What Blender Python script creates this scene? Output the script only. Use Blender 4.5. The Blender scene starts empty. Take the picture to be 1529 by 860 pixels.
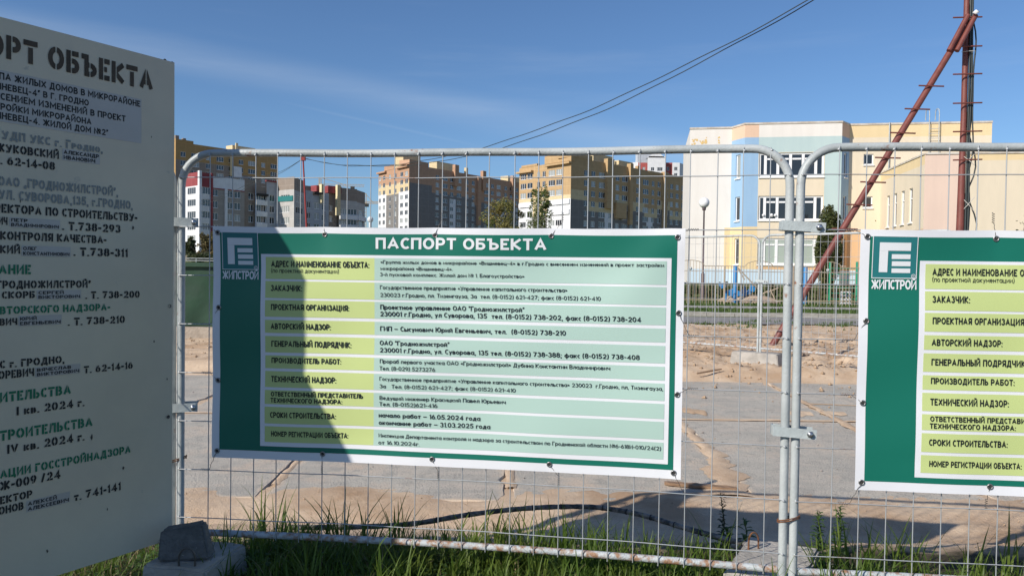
import bpy, bmesh, math, random
from mathutils import Matrix, Vector, noise
random.seed(7)
SC = bpy.context.scene
COL = SC.collection
R = math.radians
PI = math.pi

# ------------------------------------------------------------------ camera, sky, sun, exposure
EYE = 1.55; PITCH = .0212; ROLL = .0132; FPX = 1133.0
SUN_EL = 32.0
SUN_H = (-.78, -.625)                       # horizontal direction towards the sun (behind, left)
cd = bpy.data.cameras.new('camera'); cam = bpy.data.objects.new('camera', cd); COL.objects.link(cam)
cd.sensor_width = 36; cd.lens = 36 * FPX / 1529; cd.clip_start = .05; cd.clip_end = 9000
cam.matrix_world = (Matrix.Translation((0, 0, EYE)) @ Matrix.Rotation(R(90) - PITCH, 4, 'X') @ Matrix.Rotation(ROLL, 4, 'Z'))
SC.camera = cam
w = bpy.data.worlds.new('World'); SC.world = w; w.use_nodes = True
nt = w.node_tree; nt.nodes.clear()
out = nt.nodes.new('ShaderNodeOutputWorld'); bg = nt.nodes.new('ShaderNodeBackground')
sky = nt.nodes.new('ShaderNodeTexSky'); sky.sky_type = 'NISHITA'; sky.sun_disc = False
SAZ = math.atan2(SUN_H[0], SUN_H[1])
sky.sun_elevation = R(SUN_EL); sky.sun_rotation = SAZ % (2 * PI)
sky.altitude = 100; sky.air_density = 1.0; sky.dust_density = .5; sky.ozone_density = 7.5
bg.inputs[1].default_value = .107
# thin cirrus: one long soft band and a fading contrail, laid out by sky direction
L = nt.links.new
tc = nt.nodes.new('ShaderNodeTexCoord'); sx = nt.nodes.new('ShaderNodeSeparateXYZ'); L(tc.outputs['Generated'], sx.inputs[0])
def wm_(op, a, b=None, c=None):
    n = nt.nodes.new('ShaderNodeMath'); n.operation = op
    for k, q in enumerate((a, b, c)):
        if q is None: continue
        if isinstance(q, (int, float)): n.inputs[k].default_value = q
        else: L(q, n.inputs[k])
    return n.outputs[0]
def wr_(v, a, b, c, d):
    n = nt.nodes.new('ShaderNodeMapRange'); n.interpolation_type = 'SMOOTHSTEP'
    for k, q in enumerate((a, b, c, d)): n.inputs[k + 1].default_value = q
    L(v, n.inputs[0]); return n.outputs[0]
yy = wm_('MAXIMUM', wm_('ABSOLUTE', sx.outputs['Y']), .05); uu = wm_('DIVIDE', sx.outputs['X'], yy); vv = wm_('DIVIDE', sx.outputs['Z'], yy)
mp = nt.nodes.new('ShaderNodeMapping'); mp.inputs['Rotation'].default_value = (0, R(-10), 0); mp.inputs['Scale'].default_value = (1.2, 1.0, 12.0); L(tc.outputs['Generated'], mp.inputs[0])
nz = nt.nodes.new('ShaderNodeTexNoise'); nz.inputs['Scale'].default_value = 1.6; nz.inputs['Detail'].default_value = 6; nz.inputs['Roughness'].default_value = .6; L(mp.outputs[0], nz.inputs['Vector'])
nn = wr_(nz.outputs[0], .3, .7, .35, 1.0)
band = wm_('ADD', wm_('MULTIPLY_ADD', uu, .175, vv), -.199)
f1 = wm_('MULTIPLY', wr_(wm_('ABSOLUTE', band), 0, .034, .15, 0), nn)
trail = wm_('ADD', wm_('MULTIPLY_ADD', uu, .21, vv), -.1545)
f2 = wm_('MULTIPLY', wr_(wm_('ABSOLUTE', trail), 0, .003, .05, 0), wr_(wm_('ABSOLUTE', wm_('ADD', uu, .17)), .05, .16, 1, 0))
f3 = wm_('MULTIPLY', wr_(nz.outputs[0], .55, .8, 0, .07), 1.0)
mx = nt.nodes.new('ShaderNodeMix'); mx.data_type = 'RGBA'; mx.inputs['B'].default_value = (6.0, 6.7, 7.6, 1)
L(wm_('ADD', wm_('ADD', f1, f2), f3), mx.inputs['Factor']); L(sky.outputs[0], mx.inputs['A']); L(mx.outputs['Result'], bg.inputs[0]); L(bg.outputs[0], out.inputs[0])
sd = bpy.data.lights.new('sun', 'SUN'); sun = bpy.data.objects.new('sun', sd); COL.objects.link(sun)
sd.energy = 4.8; sd.angle = R(.53); sd.color = (1, .93, .83)
hn = math.hypot(*SUN_H)
SV = Vector((SUN_H[0] / hn * math.cos(R(SUN_EL)), SUN_H[1] / hn * math.cos(R(SUN_EL)), math.sin(R(SUN_EL))))
sun.rotation_euler = SV.to_track_quat('Z', 'Y').to_euler(); sun.location = (-4, -3, 8)
SC.view_settings.view_transform = 'Standard'; SC.view_settings.look = 'None'
SC.view_settings.exposure = 0.12; SC.view_settings.gamma = 1.0
SC.view_settings.use_curve_mapping = False

CM = cam.matrix_world.copy()
def ray(u, v):                                # photo pixel -> direction
    d = CM.to_3x3() @ Vector(((u - 764.5) / FPX, -(v - 430) / FPX, -1)); return d
def spot(u, v, Y):                            # the point at depth Y seen at that pixel
    d = ray(u, v); t = Y / d.y; return Vector((d.x * t, Y, EYE + d.z * t))

# ------------------------------------------------------------------ materials
def N(m, t, **k):
    n = m.node_tree.nodes.new(t)
    for a, b in k.items(): setattr(n, a, b)
    return n
MATS = {}
def mat(name, c, rough=.8, c2=None, scale=8, thr=(.4, .65), bump=0, bscale=60, metal=0, spec=.5, c3=None, s3=1.2, thr3=(.55, .7), stretch=None, detail=6, trans=0, coords='Object'):
    if name in MATS: return MATS[name]
    m = bpy.data.materials.new(name); m.use_nodes = True; MATS[name] = m
    b = m.node_tree.nodes['Principled BSDF']; l = m.node_tree.links.new
    b.inputs['Roughness'].default_value = rough; b.inputs['Metallic'].default_value = metal
    b.inputs['Specular IOR Level'].default_value = spec
    b.inputs['Base Color'].default_value = (*c, 1)
    vec = None
    if c2 or bump or c3:
        t = N(m, 'ShaderNodeTexCoord'); vec = t.outputs[coords]
        if stretch:
            mpn = N(m, 'ShaderNodeMapping'); mpn.inputs['Scale'].default_value = stretch; l(vec, mpn.inputs[0]); vec = mpn.outputs[0]
    cur = None
    def layer(cur, base, col, sc, th):
        n = N(m, 'ShaderNodeTexNoise'); n.inputs['Scale'].default_value = sc; n.inputs['Detail'].default_value = detail; n.inputs['Roughness'].default_value = .62
        r = N(m, 'ShaderNodeMapRange'); r.inputs[1].default_value = th[0]; r.inputs[2].default_value = th[1]
        x = N(m, 'ShaderNodeMix', data_type='RGBA')
        l(vec, n.inputs['Vector']); l(n.outputs[0], r.inputs[0]); l(r.outputs[0], x.inputs['Factor'])
        if cur is None: x.inputs['A'].default_value = (*base, 1)
        else: l(cur, x.inputs['A'])
        x.inputs['B'].default_value = (*col, 1); return x.outputs['Result']
    if c2: cur = layer(cur, c, c2, scale, thr)
    if c3: cur = layer(cur, c, c3, s3, thr3)
    if cur is not None: l(cur, b.inputs['Base Color'])
    if bump:
        n = N(m, 'ShaderNodeTexNoise'); n.inputs['Scale'].default_value = bscale; n.inputs['Detail'].default_value = 5
        bp = N(m, 'ShaderNodeBump'); bp.inputs['Strength'].default_value = bump; bp.inputs['Distance'].default_value = .02
        l(vec, n.inputs['Vector']); l(n.outputs[0], bp.inputs['Height']); l(bp.outputs[0], b.inputs['Normal'])
    if trans:
        tr = N(m, 'ShaderNodeBsdfTranslucent'); ms = N(m, 'ShaderNodeMixShader'); ms.inputs[0].default_value = trans
        o = m.node_tree.nodes['Material Output']
        if cur is not None: l(cur, tr.inputs[0])
        else: tr.inputs[0].default_value = (*c, 1)
        l(b.outputs[0], ms.inputs[1]); l(tr.outputs[0], ms.inputs[2]); l(ms.outputs[0], o.inputs[0])
    return m
RUST = (.22, .075, .025)
M_galv = mat('galvanised_paint', (.45, .48, .48), .45, c2=(.34, .37, .37), scale=4, c3=RUST, s3=12, thr3=(.63, .7), bump=.12, bscale=90)
M_rail = mat('rusty_rail_paint', (.47, .5, .51), .5, c2=(.36, .39, .4), scale=6, c3=(.3, .17, .1), s3=24, thr3=(.46, .6), bump=.3, bscale=120)
M_wire = mat('mesh_wire_zinc', (.42, .44, .45), .45, c2=(.26, .13, .08), scale=7, thr=(.6, .68), metal=.3)
M_clamp = mat('clamp_paint', (.45, .5, .5), .5, c2=(.38, .42, .42), scale=20, bump=.15, bscale=150)
M_bolt = mat('bolt_zinc', (.5, .51, .53), .3, metal=.9)
M_tie = mat('tie_wire', (.12, .11, .1), .5, metal=.6)
M_rustwire = mat('rusty_wire', (.2, .08, .03), .9, c2=(.1, .05, .03), scale=30)
M_bwhite = mat('banner_white', (.74, .75, .78), .5, bump=.03, bscale=30, spec=.3)
M_bgreen = mat('banner_green', (.008, .15, .105), .42, spec=.35)
M_blogo = mat('banner_logo_green', (.022, .17, .18), .42, spec=.35)
M_byel = mat('banner_yellow', (.53, .62, .25), .5, spec=.3)
M_bteal = mat('banner_teal', (.41, .57, .505), .5, spec=.3)
M_ink = mat('ink_black', (.012, .016, .02), .5, spec=.3)
M_inkw = mat('ink_white', (.72, .74, .76), .5, spec=.3)
M_eyelet = mat('eyelet_metal', (.3, .3, .3), .35, metal=.8)
M_board = mat('board_paint', (.71, .62, .47), .6, c2=(.64, .56, .43), scale=2.2, thr=(.4, .7), c3=(.4, .38, .33), s3=9, thr3=(.66, .74), bump=.06, bscale=25)
M_bedge = mat('board_edge', (.42, .42, .39), .7)
M_stick = mat('sticker_grey', (.5, .46, .42), .4, c2=(.54, .5, .46), scale=5)
M_sbrown = mat('stencil_brown', (.055, .038, .022), .7, c2=(.1, .07, .045), scale=25, stretch=(1, 1, .2))
M_sblack = mat('stencil_black', (.015, .015, .014), .7, c2=(.04, .04, .038), scale=30)
M_sgrey = mat('stencil_grey', (.23, .25, .24), .7, c2=(.3, .31, .3), scale=25)
M_sgreen = mat('stencil_green', (.012, .17, .075), .7, c2=(.03, .2, .12), scale=25)
M_conc = mat('foot_concrete', (.42, .39, .35), .9, c2=(.3, .28, .25), scale=7, bump=.5, bscale=45)
M_curb = mat('dark_concrete', (.16, .155, .15), .92, c2=(.1, .1, .095), scale=14, c3=(.3, .29, .27), s3=60, thr3=(.66, .7), bump=.6, bscale=70)
M_hose = mat('hose_black', (.04, .04, .04), .6, c2=(.24, .22, .2), scale=14, thr=(.42, .58), bump=.4, bscale=60)  # grey mottling painted in for the highlights along the hose
M_tape = mat('tape_black', (.01, .01, .01), .5)
M_wood = mat('old_wood', (.3, .19, .115), .85, c2=(.18, .11, .065), scale=9, stretch=(1, 12, 12), bump=.3, bscale=30)
M_red = mat('red_oxide_paint', (.19, .055, .042), .5, c2=(.14, .04, .03), scale=6, bump=.15)
M_cable = mat('cable_black', (.035, .045, .045), .5)
M_leaf = mat('grass_blade', (.085, .15, .02), .5, c2=(.15, .2, .035), scale=2.5, trans=.42, spec=.35)
M_leafd = mat('weed_leaf', (.06, .115, .025), .55, c2=(.1, .16, .04), scale=6, trans=.3)
M_dock = mat('dock_leaf', (.05, .045, .02), .6, c2=(.03, .06, .015), scale=12, trans=.2)
M_dry = mat('dry_grass', (.3, .24, .13), .8, c2=(.2, .15, .08), scale=6, trans=.2)

# ------------------------------------------------------------------ mesh helpers
class MB:
    def __init__(s): s.v = []; s.f = []; s.m = []; s.smooth = []
    def add(s, vs, fs, mi=0, sm=False):
        o = len(s.v); s.v += [tuple(p) for p in vs]
        for f in fs: s.f.append([i + o for i in f]); s.m.append(mi); s.smooth.append(sm)
    def quad(s, a, b, c, d, mi=0): s.add([a, b, c, d], [(0, 1, 2, 3)], mi)
    def box(s, x0, x1, y0, y1, z0, z1, mi=0, M=None):
        vs = [Vector((x, y, z)) for x in (x0, x1) for y in (y0, y1) for z in (z0, z1)]
        if M is not None: vs = [M @ p for p in vs]
        s.add(vs, [(0, 1, 3, 2), (4, 6, 7, 5), (0, 4, 5, 1), (2, 3, 7, 6), (0, 2, 6, 4), (1, 5, 7, 3)], mi)
    def tube(s, pts, r, n=8, mi=0, cap=True, closed=False, smooth=True):
        pts = [Vector(p) for p in pts]; K = len(pts); rs = r if isinstance(r, (list, tuple)) else [r] * K
        up = Vector((0, 0, 1)); vs = []; fs = []; prev = None
        for i, p in enumerate(pts):
            a = pts[(i - 1) % K] if (i or closed) else p; b = pts[(i + 1) % K] if (i < K - 1 or closed) else p
            t = (b - a).normalized() if (b - a).length > 1e-9 else Vector((0, 0, 1))
            if prev is None: nx = t.cross(up) if abs(t.z) < .95 else t.cross(Vector((1, 0, 0)))
            else: nx = prev - t * prev.dot(t)
            nx.normalize(); prev = nx; ny = t.cross(nx)
            for k in range(n):
                a_ = 2 * PI * k / n; vs.append(p + (nx * math.cos(a_) + ny * math.sin(a_)) * rs[i])
        for i in range(K if closed else K - 1):
            j = (i + 1) % K
            for k in range(n):
                q = (k + 1) % n; fs.append((i * n + k, i * n + q, j * n + q, j * n + k))
        s.add(vs, fs, mi, smooth)
        if cap and not closed: s.add(vs[:n], [tuple(range(n))[::-1]], mi); s.add(vs[-n:], [tuple(range(n))], mi)
    def lathe(s, prof, c=(0, 0, 0), n=16, mi=0):
        vs = []; fs = []
        for r, z in prof:
            for k in range(n): a = 2 * PI * k / n; vs.append((c[0] + r * math.cos(a), c[1] + r * math.sin(a), c[2] + z))
        for i in range(len(prof) - 1):
            for k in range(n): q = (k + 1) % n; fs.append((i * n + k, i * n + q, (i + 1) * n + q, (i + 1) * n + k))
        s.add(vs, fs, mi, True)
    def mesh(s, name, mats):
        me = bpy.data.meshes.new(name); me.from_pydata(s.v, [], s.f)
        for m in (mats if isinstance(mats, (list, tuple)) else [mats]): me.materials.append(m)
        me.polygons.foreach_set('material_index', s.m); me.polygons.foreach_set('use_smooth', s.smooth); me.update(); return me
WM = {}
def put(o, parent=None, M=None):
    M = Matrix() if M is None else M
    COL.objects.link(o)
    if parent is not None: o.parent = parent; o.matrix_parent_inverse = WM[parent].inverted()
    o.matrix_basis = M; WM[o] = M; return o
def obj(name, mb, mats, parent=None, M=None):
    me = mb if isinstance(mb, bpy.types.Mesh) else mb.mesh(name, mats)
    return put(bpy.data.objects.new(name, me), parent, M)
def tag(o, label, cat, group=None, kind=None):
    if label: o['label'] = label
    if cat: o['category'] = cat
    if group: o['group'] = group
    if kind: o['kind'] = kind
    return o
def thing(name, label, cat, loc=(0, 0, 0), rz=0, group=None):
    o = bpy.data.objects.new(name, None); o.empty_display_size = .1
    put(o, None, Matrix.Translation(loc) @ Matrix.Rotation(rz, 4, 'Z')); return tag(o, label, cat, group)
def struct(name, mb, mats): o = obj(name, mb, mats); o['kind'] = 'structure'; return o
KIDS = {}
def copy_tree(o, M, label=None, group=None, parent=None):       # rigid copy moved by M (world)
    c = o.copy(); COL.objects.link(c)
    if parent is None: c.matrix_basis = M @ o.matrix_basis; WM[c] = c.matrix_basis.copy()
    else: c.parent = parent
    if label: c['label'] = label
    if group: c['group'] = group
    for k in [x for x in o.children]: copy_tree(k, M, parent=c)
    return c
def stuff(o): o['kind'] = 'stuff'; return o
def sm(a, b, x): t = min(1, max(0, (x - a) / (b - a))); return t * t * (3 - 2 * t)
def nz3(x, y, s, z=0.): return noise.noise(Vector((x * s, y * s, z)))

# ------------------------------------------------------------------ ground heights
def base_z(x, y):
    if y < 5.4: z = -.28 * sm(4.15, 5.4, y)
    elif y < 11.6: z = -.28 + .16 * (y - 5.4) / 6.2
    else: z = -.12 + .17 * sm(11.6, 12.3, y)
    z += .85 * sm(39, 52, y)
    z += 3.9 * sm(60, 175, y) + 2 * sm(175, 400, y)
    return z
def gz(x, y):
    z = base_z(x, y)
    if y < 5.6: z += .03 * nz3(x, y, 1.3) + .012 * nz3(x, y, 7)
    if 5.4 < y < 12: z += -.014 + .012 * nz3(x, y, 1.1, 3) + .005 * nz3(x, y, 9)
    m = sm(11.7, 12.6, y) * (1 - sm(21, 24, y))
    if m > 0: z += m * (.10 * nz3(x, y, .8, 5) + .08 * nz3(x, y, 2.6, 6) + .07 * abs(nz3(x, y, 6, 2)) + .045 * nz3(x, y, 15, 2))
    if 4 < y < 6.5: z += .012 * nz3(x, y, 18, 4)
    if 5.4 < y < 6.6: z += (.024 + .03 * nz3(x, y, 1.7, 8)) * sm(5.4, 5.85, y) * (1 - sm(5.95, 6.5, y))
    return z
def axis(segs):
    r = []
    for a, b, st in segs:
        n = max(1, round((b - a) / st)); r += [a + (b - a) * i / n for i in range(n)]
    return r + [segs[-1][1]]
xs = axis([(-4000, -400, 900), (-400, -60, 60), (-60, -12, 6), (-12, -4.5, .5), (-4.5, 1.8, .11), (1.8, 8, .075), (8, 14, .4), (14, 60, 5), (60, 400, 60), (400, 4000, 900)])
ys = axis([(-300, -20, 60), (-20, 0, 4), (0, 3, .5), (3, 6.5, .055), (6.5, 11.5, .2), (11.5, 16, .065), (16, 24, .16), (24, 60, 2), (60, 400, 20), (400, 4200, 600)])
M_ground = bpy.data.materials.new('ground_soil_sand'); M_ground.use_nodes = True
def ground_mat(m):
    b = m.node_tree.nodes['Principled BSDF']; l = m.node_tree.links.new; b.inputs['Roughness'].default_value = .95; b.inputs['Specular IOR Level'].default_value = .2
    t = N(m, 'ShaderNodeTexCoord'); sp = N(m, 'ShaderNodeSeparateXYZ'); l(t.outputs['Object'], sp.inputs[0])
    def ns(sc, d=6, ro=.62):
        n = N(m, 'ShaderNodeTexNoise'); n.inputs['Scale'].default_value = sc; n.inputs['Detail'].default_value = d; n.inputs['Roughness'].default_value = ro; l(t.outputs['Object'], n.inputs['Vector']); return n.outputs[0]
    def rng(v, a, b_, c=0., d=1.):
        r = N(m, 'ShaderNodeMapRange'); r.inputs[1].default_value = a; r.inputs[2].default_value = b_; r.inputs[3].default_value = c; r.inputs[4].default_value = d; l(v, r.inputs[0]); return r.outputs[0]
    def mixc(f, a, b_):
        x = N(m, 'ShaderNodeMix', data_type='RGBA'); l(f, x.inputs['Factor'])
        for k, q in (('A', a), ('B', b_)):
            if isinstance(q, tuple): x.inputs[k].default_value = (*q, 1)
            else: l(q, x.inputs[k])
        return x.outputs['Result']
    def mth(op, a, b_):
        x = N(m, 'ShaderNodeMath', operation=op)
        for k, q in ((0, a), (1, b_)):
            if isinstance(q, (int, float)): x.inputs[k].default_value = q
            else: l(q, x.inputs[k])
        return x.outputs[0]
    sand = mixc(rng(ns(2.2), .4, .66), (.6, .46, .325), (.47, .335, .225))
    sand = mixc(rng(ns(30, 3), .55, .7), sand, (.46, .35, .255))
    sand = mixc(rng(ns(90, 2), .66, .7), sand, (.62, .53, .44))
    sand = mixc(rng(ns(.9, 8), .5, .64), sand, (.4, .27, .17))
    soil = mixc(rng(ns(9), .4, .6), (.045, .04, .022), (.08, .065, .04))
    grass = mixc(rng(ns(1.2), .4, .62), (.05, .085, .02), (.1, .115, .035))
    yj = mth('ADD', sp.outputs['Y'], rng(ns(1.4), .2, .8, -.35, .35))
    c = mixc(rng(yj, 4.15, 4.5), soil, sand)
    c = mixc(rng(mth('ADD', sp.outputs['Y'], rng(ns(.6), .2, .8, -1.2, 1.2)), 24.4, 25.2), c, grass)
    c = mixc(rng(sp.outputs['Y'], 60, 90), c, mixc(rng(ns(.05), .45, .6), (.12, .13, .05), (.3, .24, .16)))
    l(c, b.inputs['Base Color'])
    bp = N(m, 'ShaderNodeBump'); bp.inputs['Strength'].default_value = .4; bp.inputs['Distance'].default_value = .025
    l(mth('ADD', ns(22, 6), ns(70, 3)), bp.inputs['Height']); l(bp.outputs[0], b.inputs['Normal'])
ground_mat(M_ground)
g = MB(); nx = len(xs)
vs = [(x, y, gz(x, y)) for y in ys for x in xs]
fs = [(j * nx + i, j * nx + i + 1, (j + 1) * nx + i + 1, (j + 1) * nx + i) for j in range(len(ys) - 1) for i in range(nx - 1)]
g.add(vs, fs, 0, True); struct('ground', g, M_ground)

# ------------------------------------------------------------------ concrete slab road
M_slab = mat('slab_concrete', (.33, .32, .31), .88, c2=(.27, .265, .26), scale=1.5, c3=(.46, .38, .3), s3=2.1, thr3=(.5, .64), bump=.35, bscale=60, coords='Generated')
def slab_mat():
    m = bpy.data.materials.new('worn_slab_concrete'); m.use_nodes = True
    b = m.node_tree.nodes['Principled BSDF']; l = m.node_tree.links.new; b.inputs['Roughness'].default_value = .9; b.inputs['Specular IOR Level'].default_value = .25
    g_ = N(m, 'ShaderNodeNewGeometry'); P = g_.outputs['Position']
    def ns(sc, d=6, st=None):
        v = P
        if st: q = N(m, 'ShaderNodeMapping'); q.inputs['Scale'].default_value = st; l(P, q.inputs[0]); v = q.outputs[0]
        n = N(m, 'ShaderNodeTexNoise'); n.inputs['Scale'].default_value = sc; n.inputs['Detail'].default_value = d; n.inputs['Roughness'].default_value = .65; l(v, n.inputs['Vector']); return n.outputs[0]
    def rng(v, a, b_):
        r = N(m, 'ShaderNodeMapRange'); r.inputs[1].default_value = a; r.inputs[2].default_value = b_; l(v, r.inputs[0]); return r.outputs[0]
    def mixc(f, a, b_):
        x = N(m, 'ShaderNodeMix', data_type='RGBA'); l(f, x.inputs['Factor'])
        for k, q in (('A', a), ('B', b_)):
            if isinstance(q, tuple): x.inputs[k].default_value = (*q, 1)
            else: l(q, x.inputs[k])
        return x.outputs['Result']
    c = mixc(rng(ns(1.1), .38, .66), (.49, .455, .39), (.38, .355, .31))
    c = mixc(rng(ns(3.5, 8, (.35, 1.6, 1)), .48, .72), c, (.55, .48, .4))
    c = mixc(rng(ns(1.6, 9), .52, .66), c, (.56, .46, .36))
    c = mixc(rng(ns(7, 8), .52, .66), c, (.37, .345, .3))
    c = mixc(rng(ns(80, 2), .56, .68), c, (.19, .18, .165))
    e = N(m, 'ShaderNodeTexCoord'); s_ = N(m, 'ShaderNodeSeparateXYZ'); l(e.outputs['Object'], s_.inputs[0])
    a = N(m, 'ShaderNodeMath', operation='ABSOLUTE'); l(s_.outputs['X'], a.inputs[0])
    a2 = N(m, 'ShaderNodeMath', operation='ABSOLUTE'); l(s_.outputs['Y'], a2.inputs[0])
    r1 = rng(a.outputs[0], .72, 1.0); r2 = rng(a2.outputs[0], 1.12, 1.38)
    mxm = N(m, 'ShaderNodeMath', operation='MAXIMUM'); l(r1, mxm.inputs[0]); l(r2, mxm.inputs[1])
    ad = N(m, 'ShaderNodeMath', operation='ADD'); l(mxm.outputs[0], ad.inputs[0]); l(ns(4, 9), ad.inputs[1])
    c = mixc(rng(ad.outputs[0], 1.12, 1.42), c, (.6, .48, .36))
    l(c, b.inputs['Base Color'])
    bp = N(m, 'ShaderNodeBump'); bp.inputs['Strength'].default_value = .7; bp.inputs['Distance'].default_value = .02
    l(ns(55, 6), bp.inputs['Height']); l(bp.outputs[0], b.inputs['Normal']); return m
M_slab = slab_mat()
rb = MB(); rb.box(-16, 16, 6.1, 11.72, -.6, -.36)
road = struct('road', rb, M_ground)
slab_meshes = []
for k in range(5):
    random.seed(40 + k); s = MB(); hx, hy = .965, 1.36; per = []
    for i in range(16): per.append((-hx + 2 * hx * i / 16, -hy))
    for i in range(22): per.append((hx, -hy + 2 * hy * i / 22))
    for i in range(16): per.append((hx - 2 * hx * i / 16, hy))
    for i in range(22): per.append((-hx, hy - 2 * hy * i / 22))
    top = [(x * (1 - .014 * random.random() - (.05 if random.random() < .08 else 0)), y * (1 - .01 * random.random()), 0) for x, y in per]
    n = len(top); low = [(x * 1.004, y * 1.003, -.16) for x, y, z in top]; bev = [(x * 1.002, y * 1.0015, -.012) for x, y, z in top]
    s.add([(x * .99, y * .993, .002) for x, y, z in top], [tuple(range(n))])
    s.add([(x * .99, y * .993, .002) for x, y, z in top] + bev + low, [(i, (i + 1) % n, n + (i + 1) % n, n + i)[::-1] for i in range(n)] + [(n + i, n + (i + 1) % n, 2 * n + (i + 1) % n, 2 * n + i)[::-1] for i in range(n)])
    slab_meshes.append(s.mesh('concrete_slab', M_slab))
random.seed(11)
for r_, yc in enumerate((7.66, 10.42)):
    for i in range(-7, 9):
        xc = i * 1.98 + .98 + random.uniform(-.012, .012)
        yc_ = yc - .17 * (r_ == 0); M = Matrix.Translation((xc, yc_, base_z(0, yc_) + random.uniform(-.004, .004))) @ Matrix.Rotation(.0258 + random.uniform(-.001, .001), 4, 'X') @ Matrix.Rotation(random.uniform(-.004, .004), 4, 'Z') @ Matrix.Scale(1.12 if r_ == 0 else 1, 4, (0, 1, 0))
        obj('concrete_slab', random.choice(slab_meshes), None, road, M)
# sand drifted over the joints, loose plank-wide streaks
def drift(pts, wds, name='sand_drift'):
    s = MB(); P = []
    for (a, b) in zip(pts, pts[1:]):
        for i in range(26): t = i / 26; P.append((a[0] + (b[0] - a[0]) * t, a[1] + (b[1] - a[1]) * t))
    P.append(pts[-1]); n = len(P); vs = []
    for i, (x, y) in enumerate(P):
        j = min(n - 1, i + 1); k = max(0, i - 1); dx, dy = P[j][0] - P[k][0], P[j][1] - P[k][1]; l = math.hypot(dx, dy); nx_, ny_ = -dy / l, dx / l
        t = i / (n - 1); wd = wds[0] + (wds[1] - wds[0]) * t; wl = wd * (.45 + 1.5 * abs(nz3(x, y, 3, 1)) + 1.3 * abs(nz3(x, y, 6, 1)) + .35 * nz3(x, y, 21, 1)); wr = wd * (.45 + 1.5 * abs(nz3(x, y, 3, 9)) + 1.3 * abs(nz3(x, y, 6, 8)) + .35 * nz3(x, y, 21, 8))
        zt = base_z(x, y)
        for q, h in ((-1, .001), (-.5, .014), (0, .018), (.5, .014), (1, .001)):
            ww = (wl if q < 0 else wr) * abs(q); sx = x + nx_ * ww * (1 if q > 0 else -1); sy = y + ny_ * ww * (1 if q > 0 else -1)
            vs.append((sx, sy, base_z(sx, sy) + .004 + h * min(1, wd * 12)))
    fs = [(i * 5 + k, (i + 1) * 5 + k, (i + 1) * 5 + k + 1, i * 5 + k + 1) for i in range(n - 1) for k in range(4)]
    s.add(vs, fs, 0, True); stuff(obj(name, s, M_ground, road))
drift([(1.98, 9.1), (2.0, 7.4), (1.85, 6.15)], (.035, .15))
drift([(3.98, 11.5), (3.96, 9.4), (3.9, 6.3)], (.03, .07))
drift([(-5, 9.06), (0, 9.03), (4, 9.05), (9, 9.04)], (.025, .035))
drift([(-1.98, 9), (-1.97, 6.3)], (.03, .035)); drift([(0, 9), (.01, 6.3)], (.03, .05))
drift([(5.94, 11), (5.95, 6.3)], (.03, .05))
drift([(3.98, 10.1), (5.4, 9.9)], (.03, .015))
for (u, v) in ((1038, 620), (1197, 618), (880, 620), (1250, 560)):
    c = spot(u, v, 9.4); drift([(c.x - .14, 9.5), (c.x + .14, 9.48)], (.11, .12))

# ------------------------------------------------------------------ things behind the road
def strip(name, y0, y1, z, m, x0=-60, x1=80, dz=.004, wob=.04):
    s = MB(); n = 140; vs = []
    for i in range(n + 1):
        x = x0 + (x1 - x0) * i / n
        vs += [(x, y0 + wob * nz3(x, 0, .9, 2), base_z(x, y0) + z + dz), (x, y1 + wob * nz3(x, 5, .9, 2), base_z(x, y1) + z + dz)]
    s.add(vs, [(2 * i, 2 * i + 2, 2 * i + 3, 2 * i + 1) for i in range(n)]); return struct(name, s, m)
M_asph = mat('old_asphalt', (.2, .2, .2), .9, c2=(.28, .25, .22), scale=1.2, bump=.2)
M_path = mat('path_paving', (.36, .34, .31), .9, c2=(.3, .28, .26), scale=1.5)
strip('pavement', 22.8, 26.4, .03, M_asph, wob=.35)
strip('footpath', 33.2, 35.6, .03, M_path)
kb = MB()
for i in range(60):
    x = -20 + i * 1.0; kb.box(x + .01, x + .99, 27.2, 27.36, .0, .2)
kerb = struct('kerb', MB(), M_conc)
km = MB(); km.box(.01, .99, 0, .16, 0, .17); kmesh = km.mesh('kerb_stone', M_conc)
for i in range(46): obj('kerb_stone', kmesh, None, kerb, Matrix.Translation((-8 + i, 27.2 + random.uniform(-.015, .015), .03 + random.uniform(-.01, .01))))

# leaf clump scatter
def leaves(mb, c, rad, n, size, mi=0, shape=None, seed=1, up=.3, solid=False):
    rnd = random.Random(seed)
    cx_, cy_, cz_ = c
    k = 0; tries = 0
    while k < n and tries < n * 12:
        tries += 1
        p = Vector((rnd.uniform(-1, 1), rnd.uniform(-1, 1), rnd.uniform(-1, 1)))
        if p.length > 1: continue
        if shape and not shape(p, rnd): continue
        q = Vector((cx_ + p.x * rad[0], cy_ + p.y * rad[1], cz_ + p.z * rad[2]))
        s_ = noise.noise(q * (1.6 / max(.25, rad[0])) + Vector((seed, 0, 0)))
        if not solid and p.length > .72 + .5 * s_: continue
        if solid and p.length > .93 + .3 * s_: continue
        if noise.noise(q * (3.5 / max(.25, rad[0])) + Vector((seed * 3, 1, 0))) < (-.5 if solid else -.12): continue
        a = Vector((rnd.gauss(0, 1), rnd.gauss(0, 1), rnd.gauss(0, 1) * (1 - up))).normalized()
        b = a.cross(Vector((rnd.gauss(0, 1), rnd.gauss(0, 1), rnd.gauss(0, 1)))).normalized()
        z = size * rnd.uniform(.6, 1.3)
        mb.add([q - a * z, q - b * z * .5, q + a * z, q + b * z * .5], [(0, 1, 2, 3)], mi); k += 1
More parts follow.
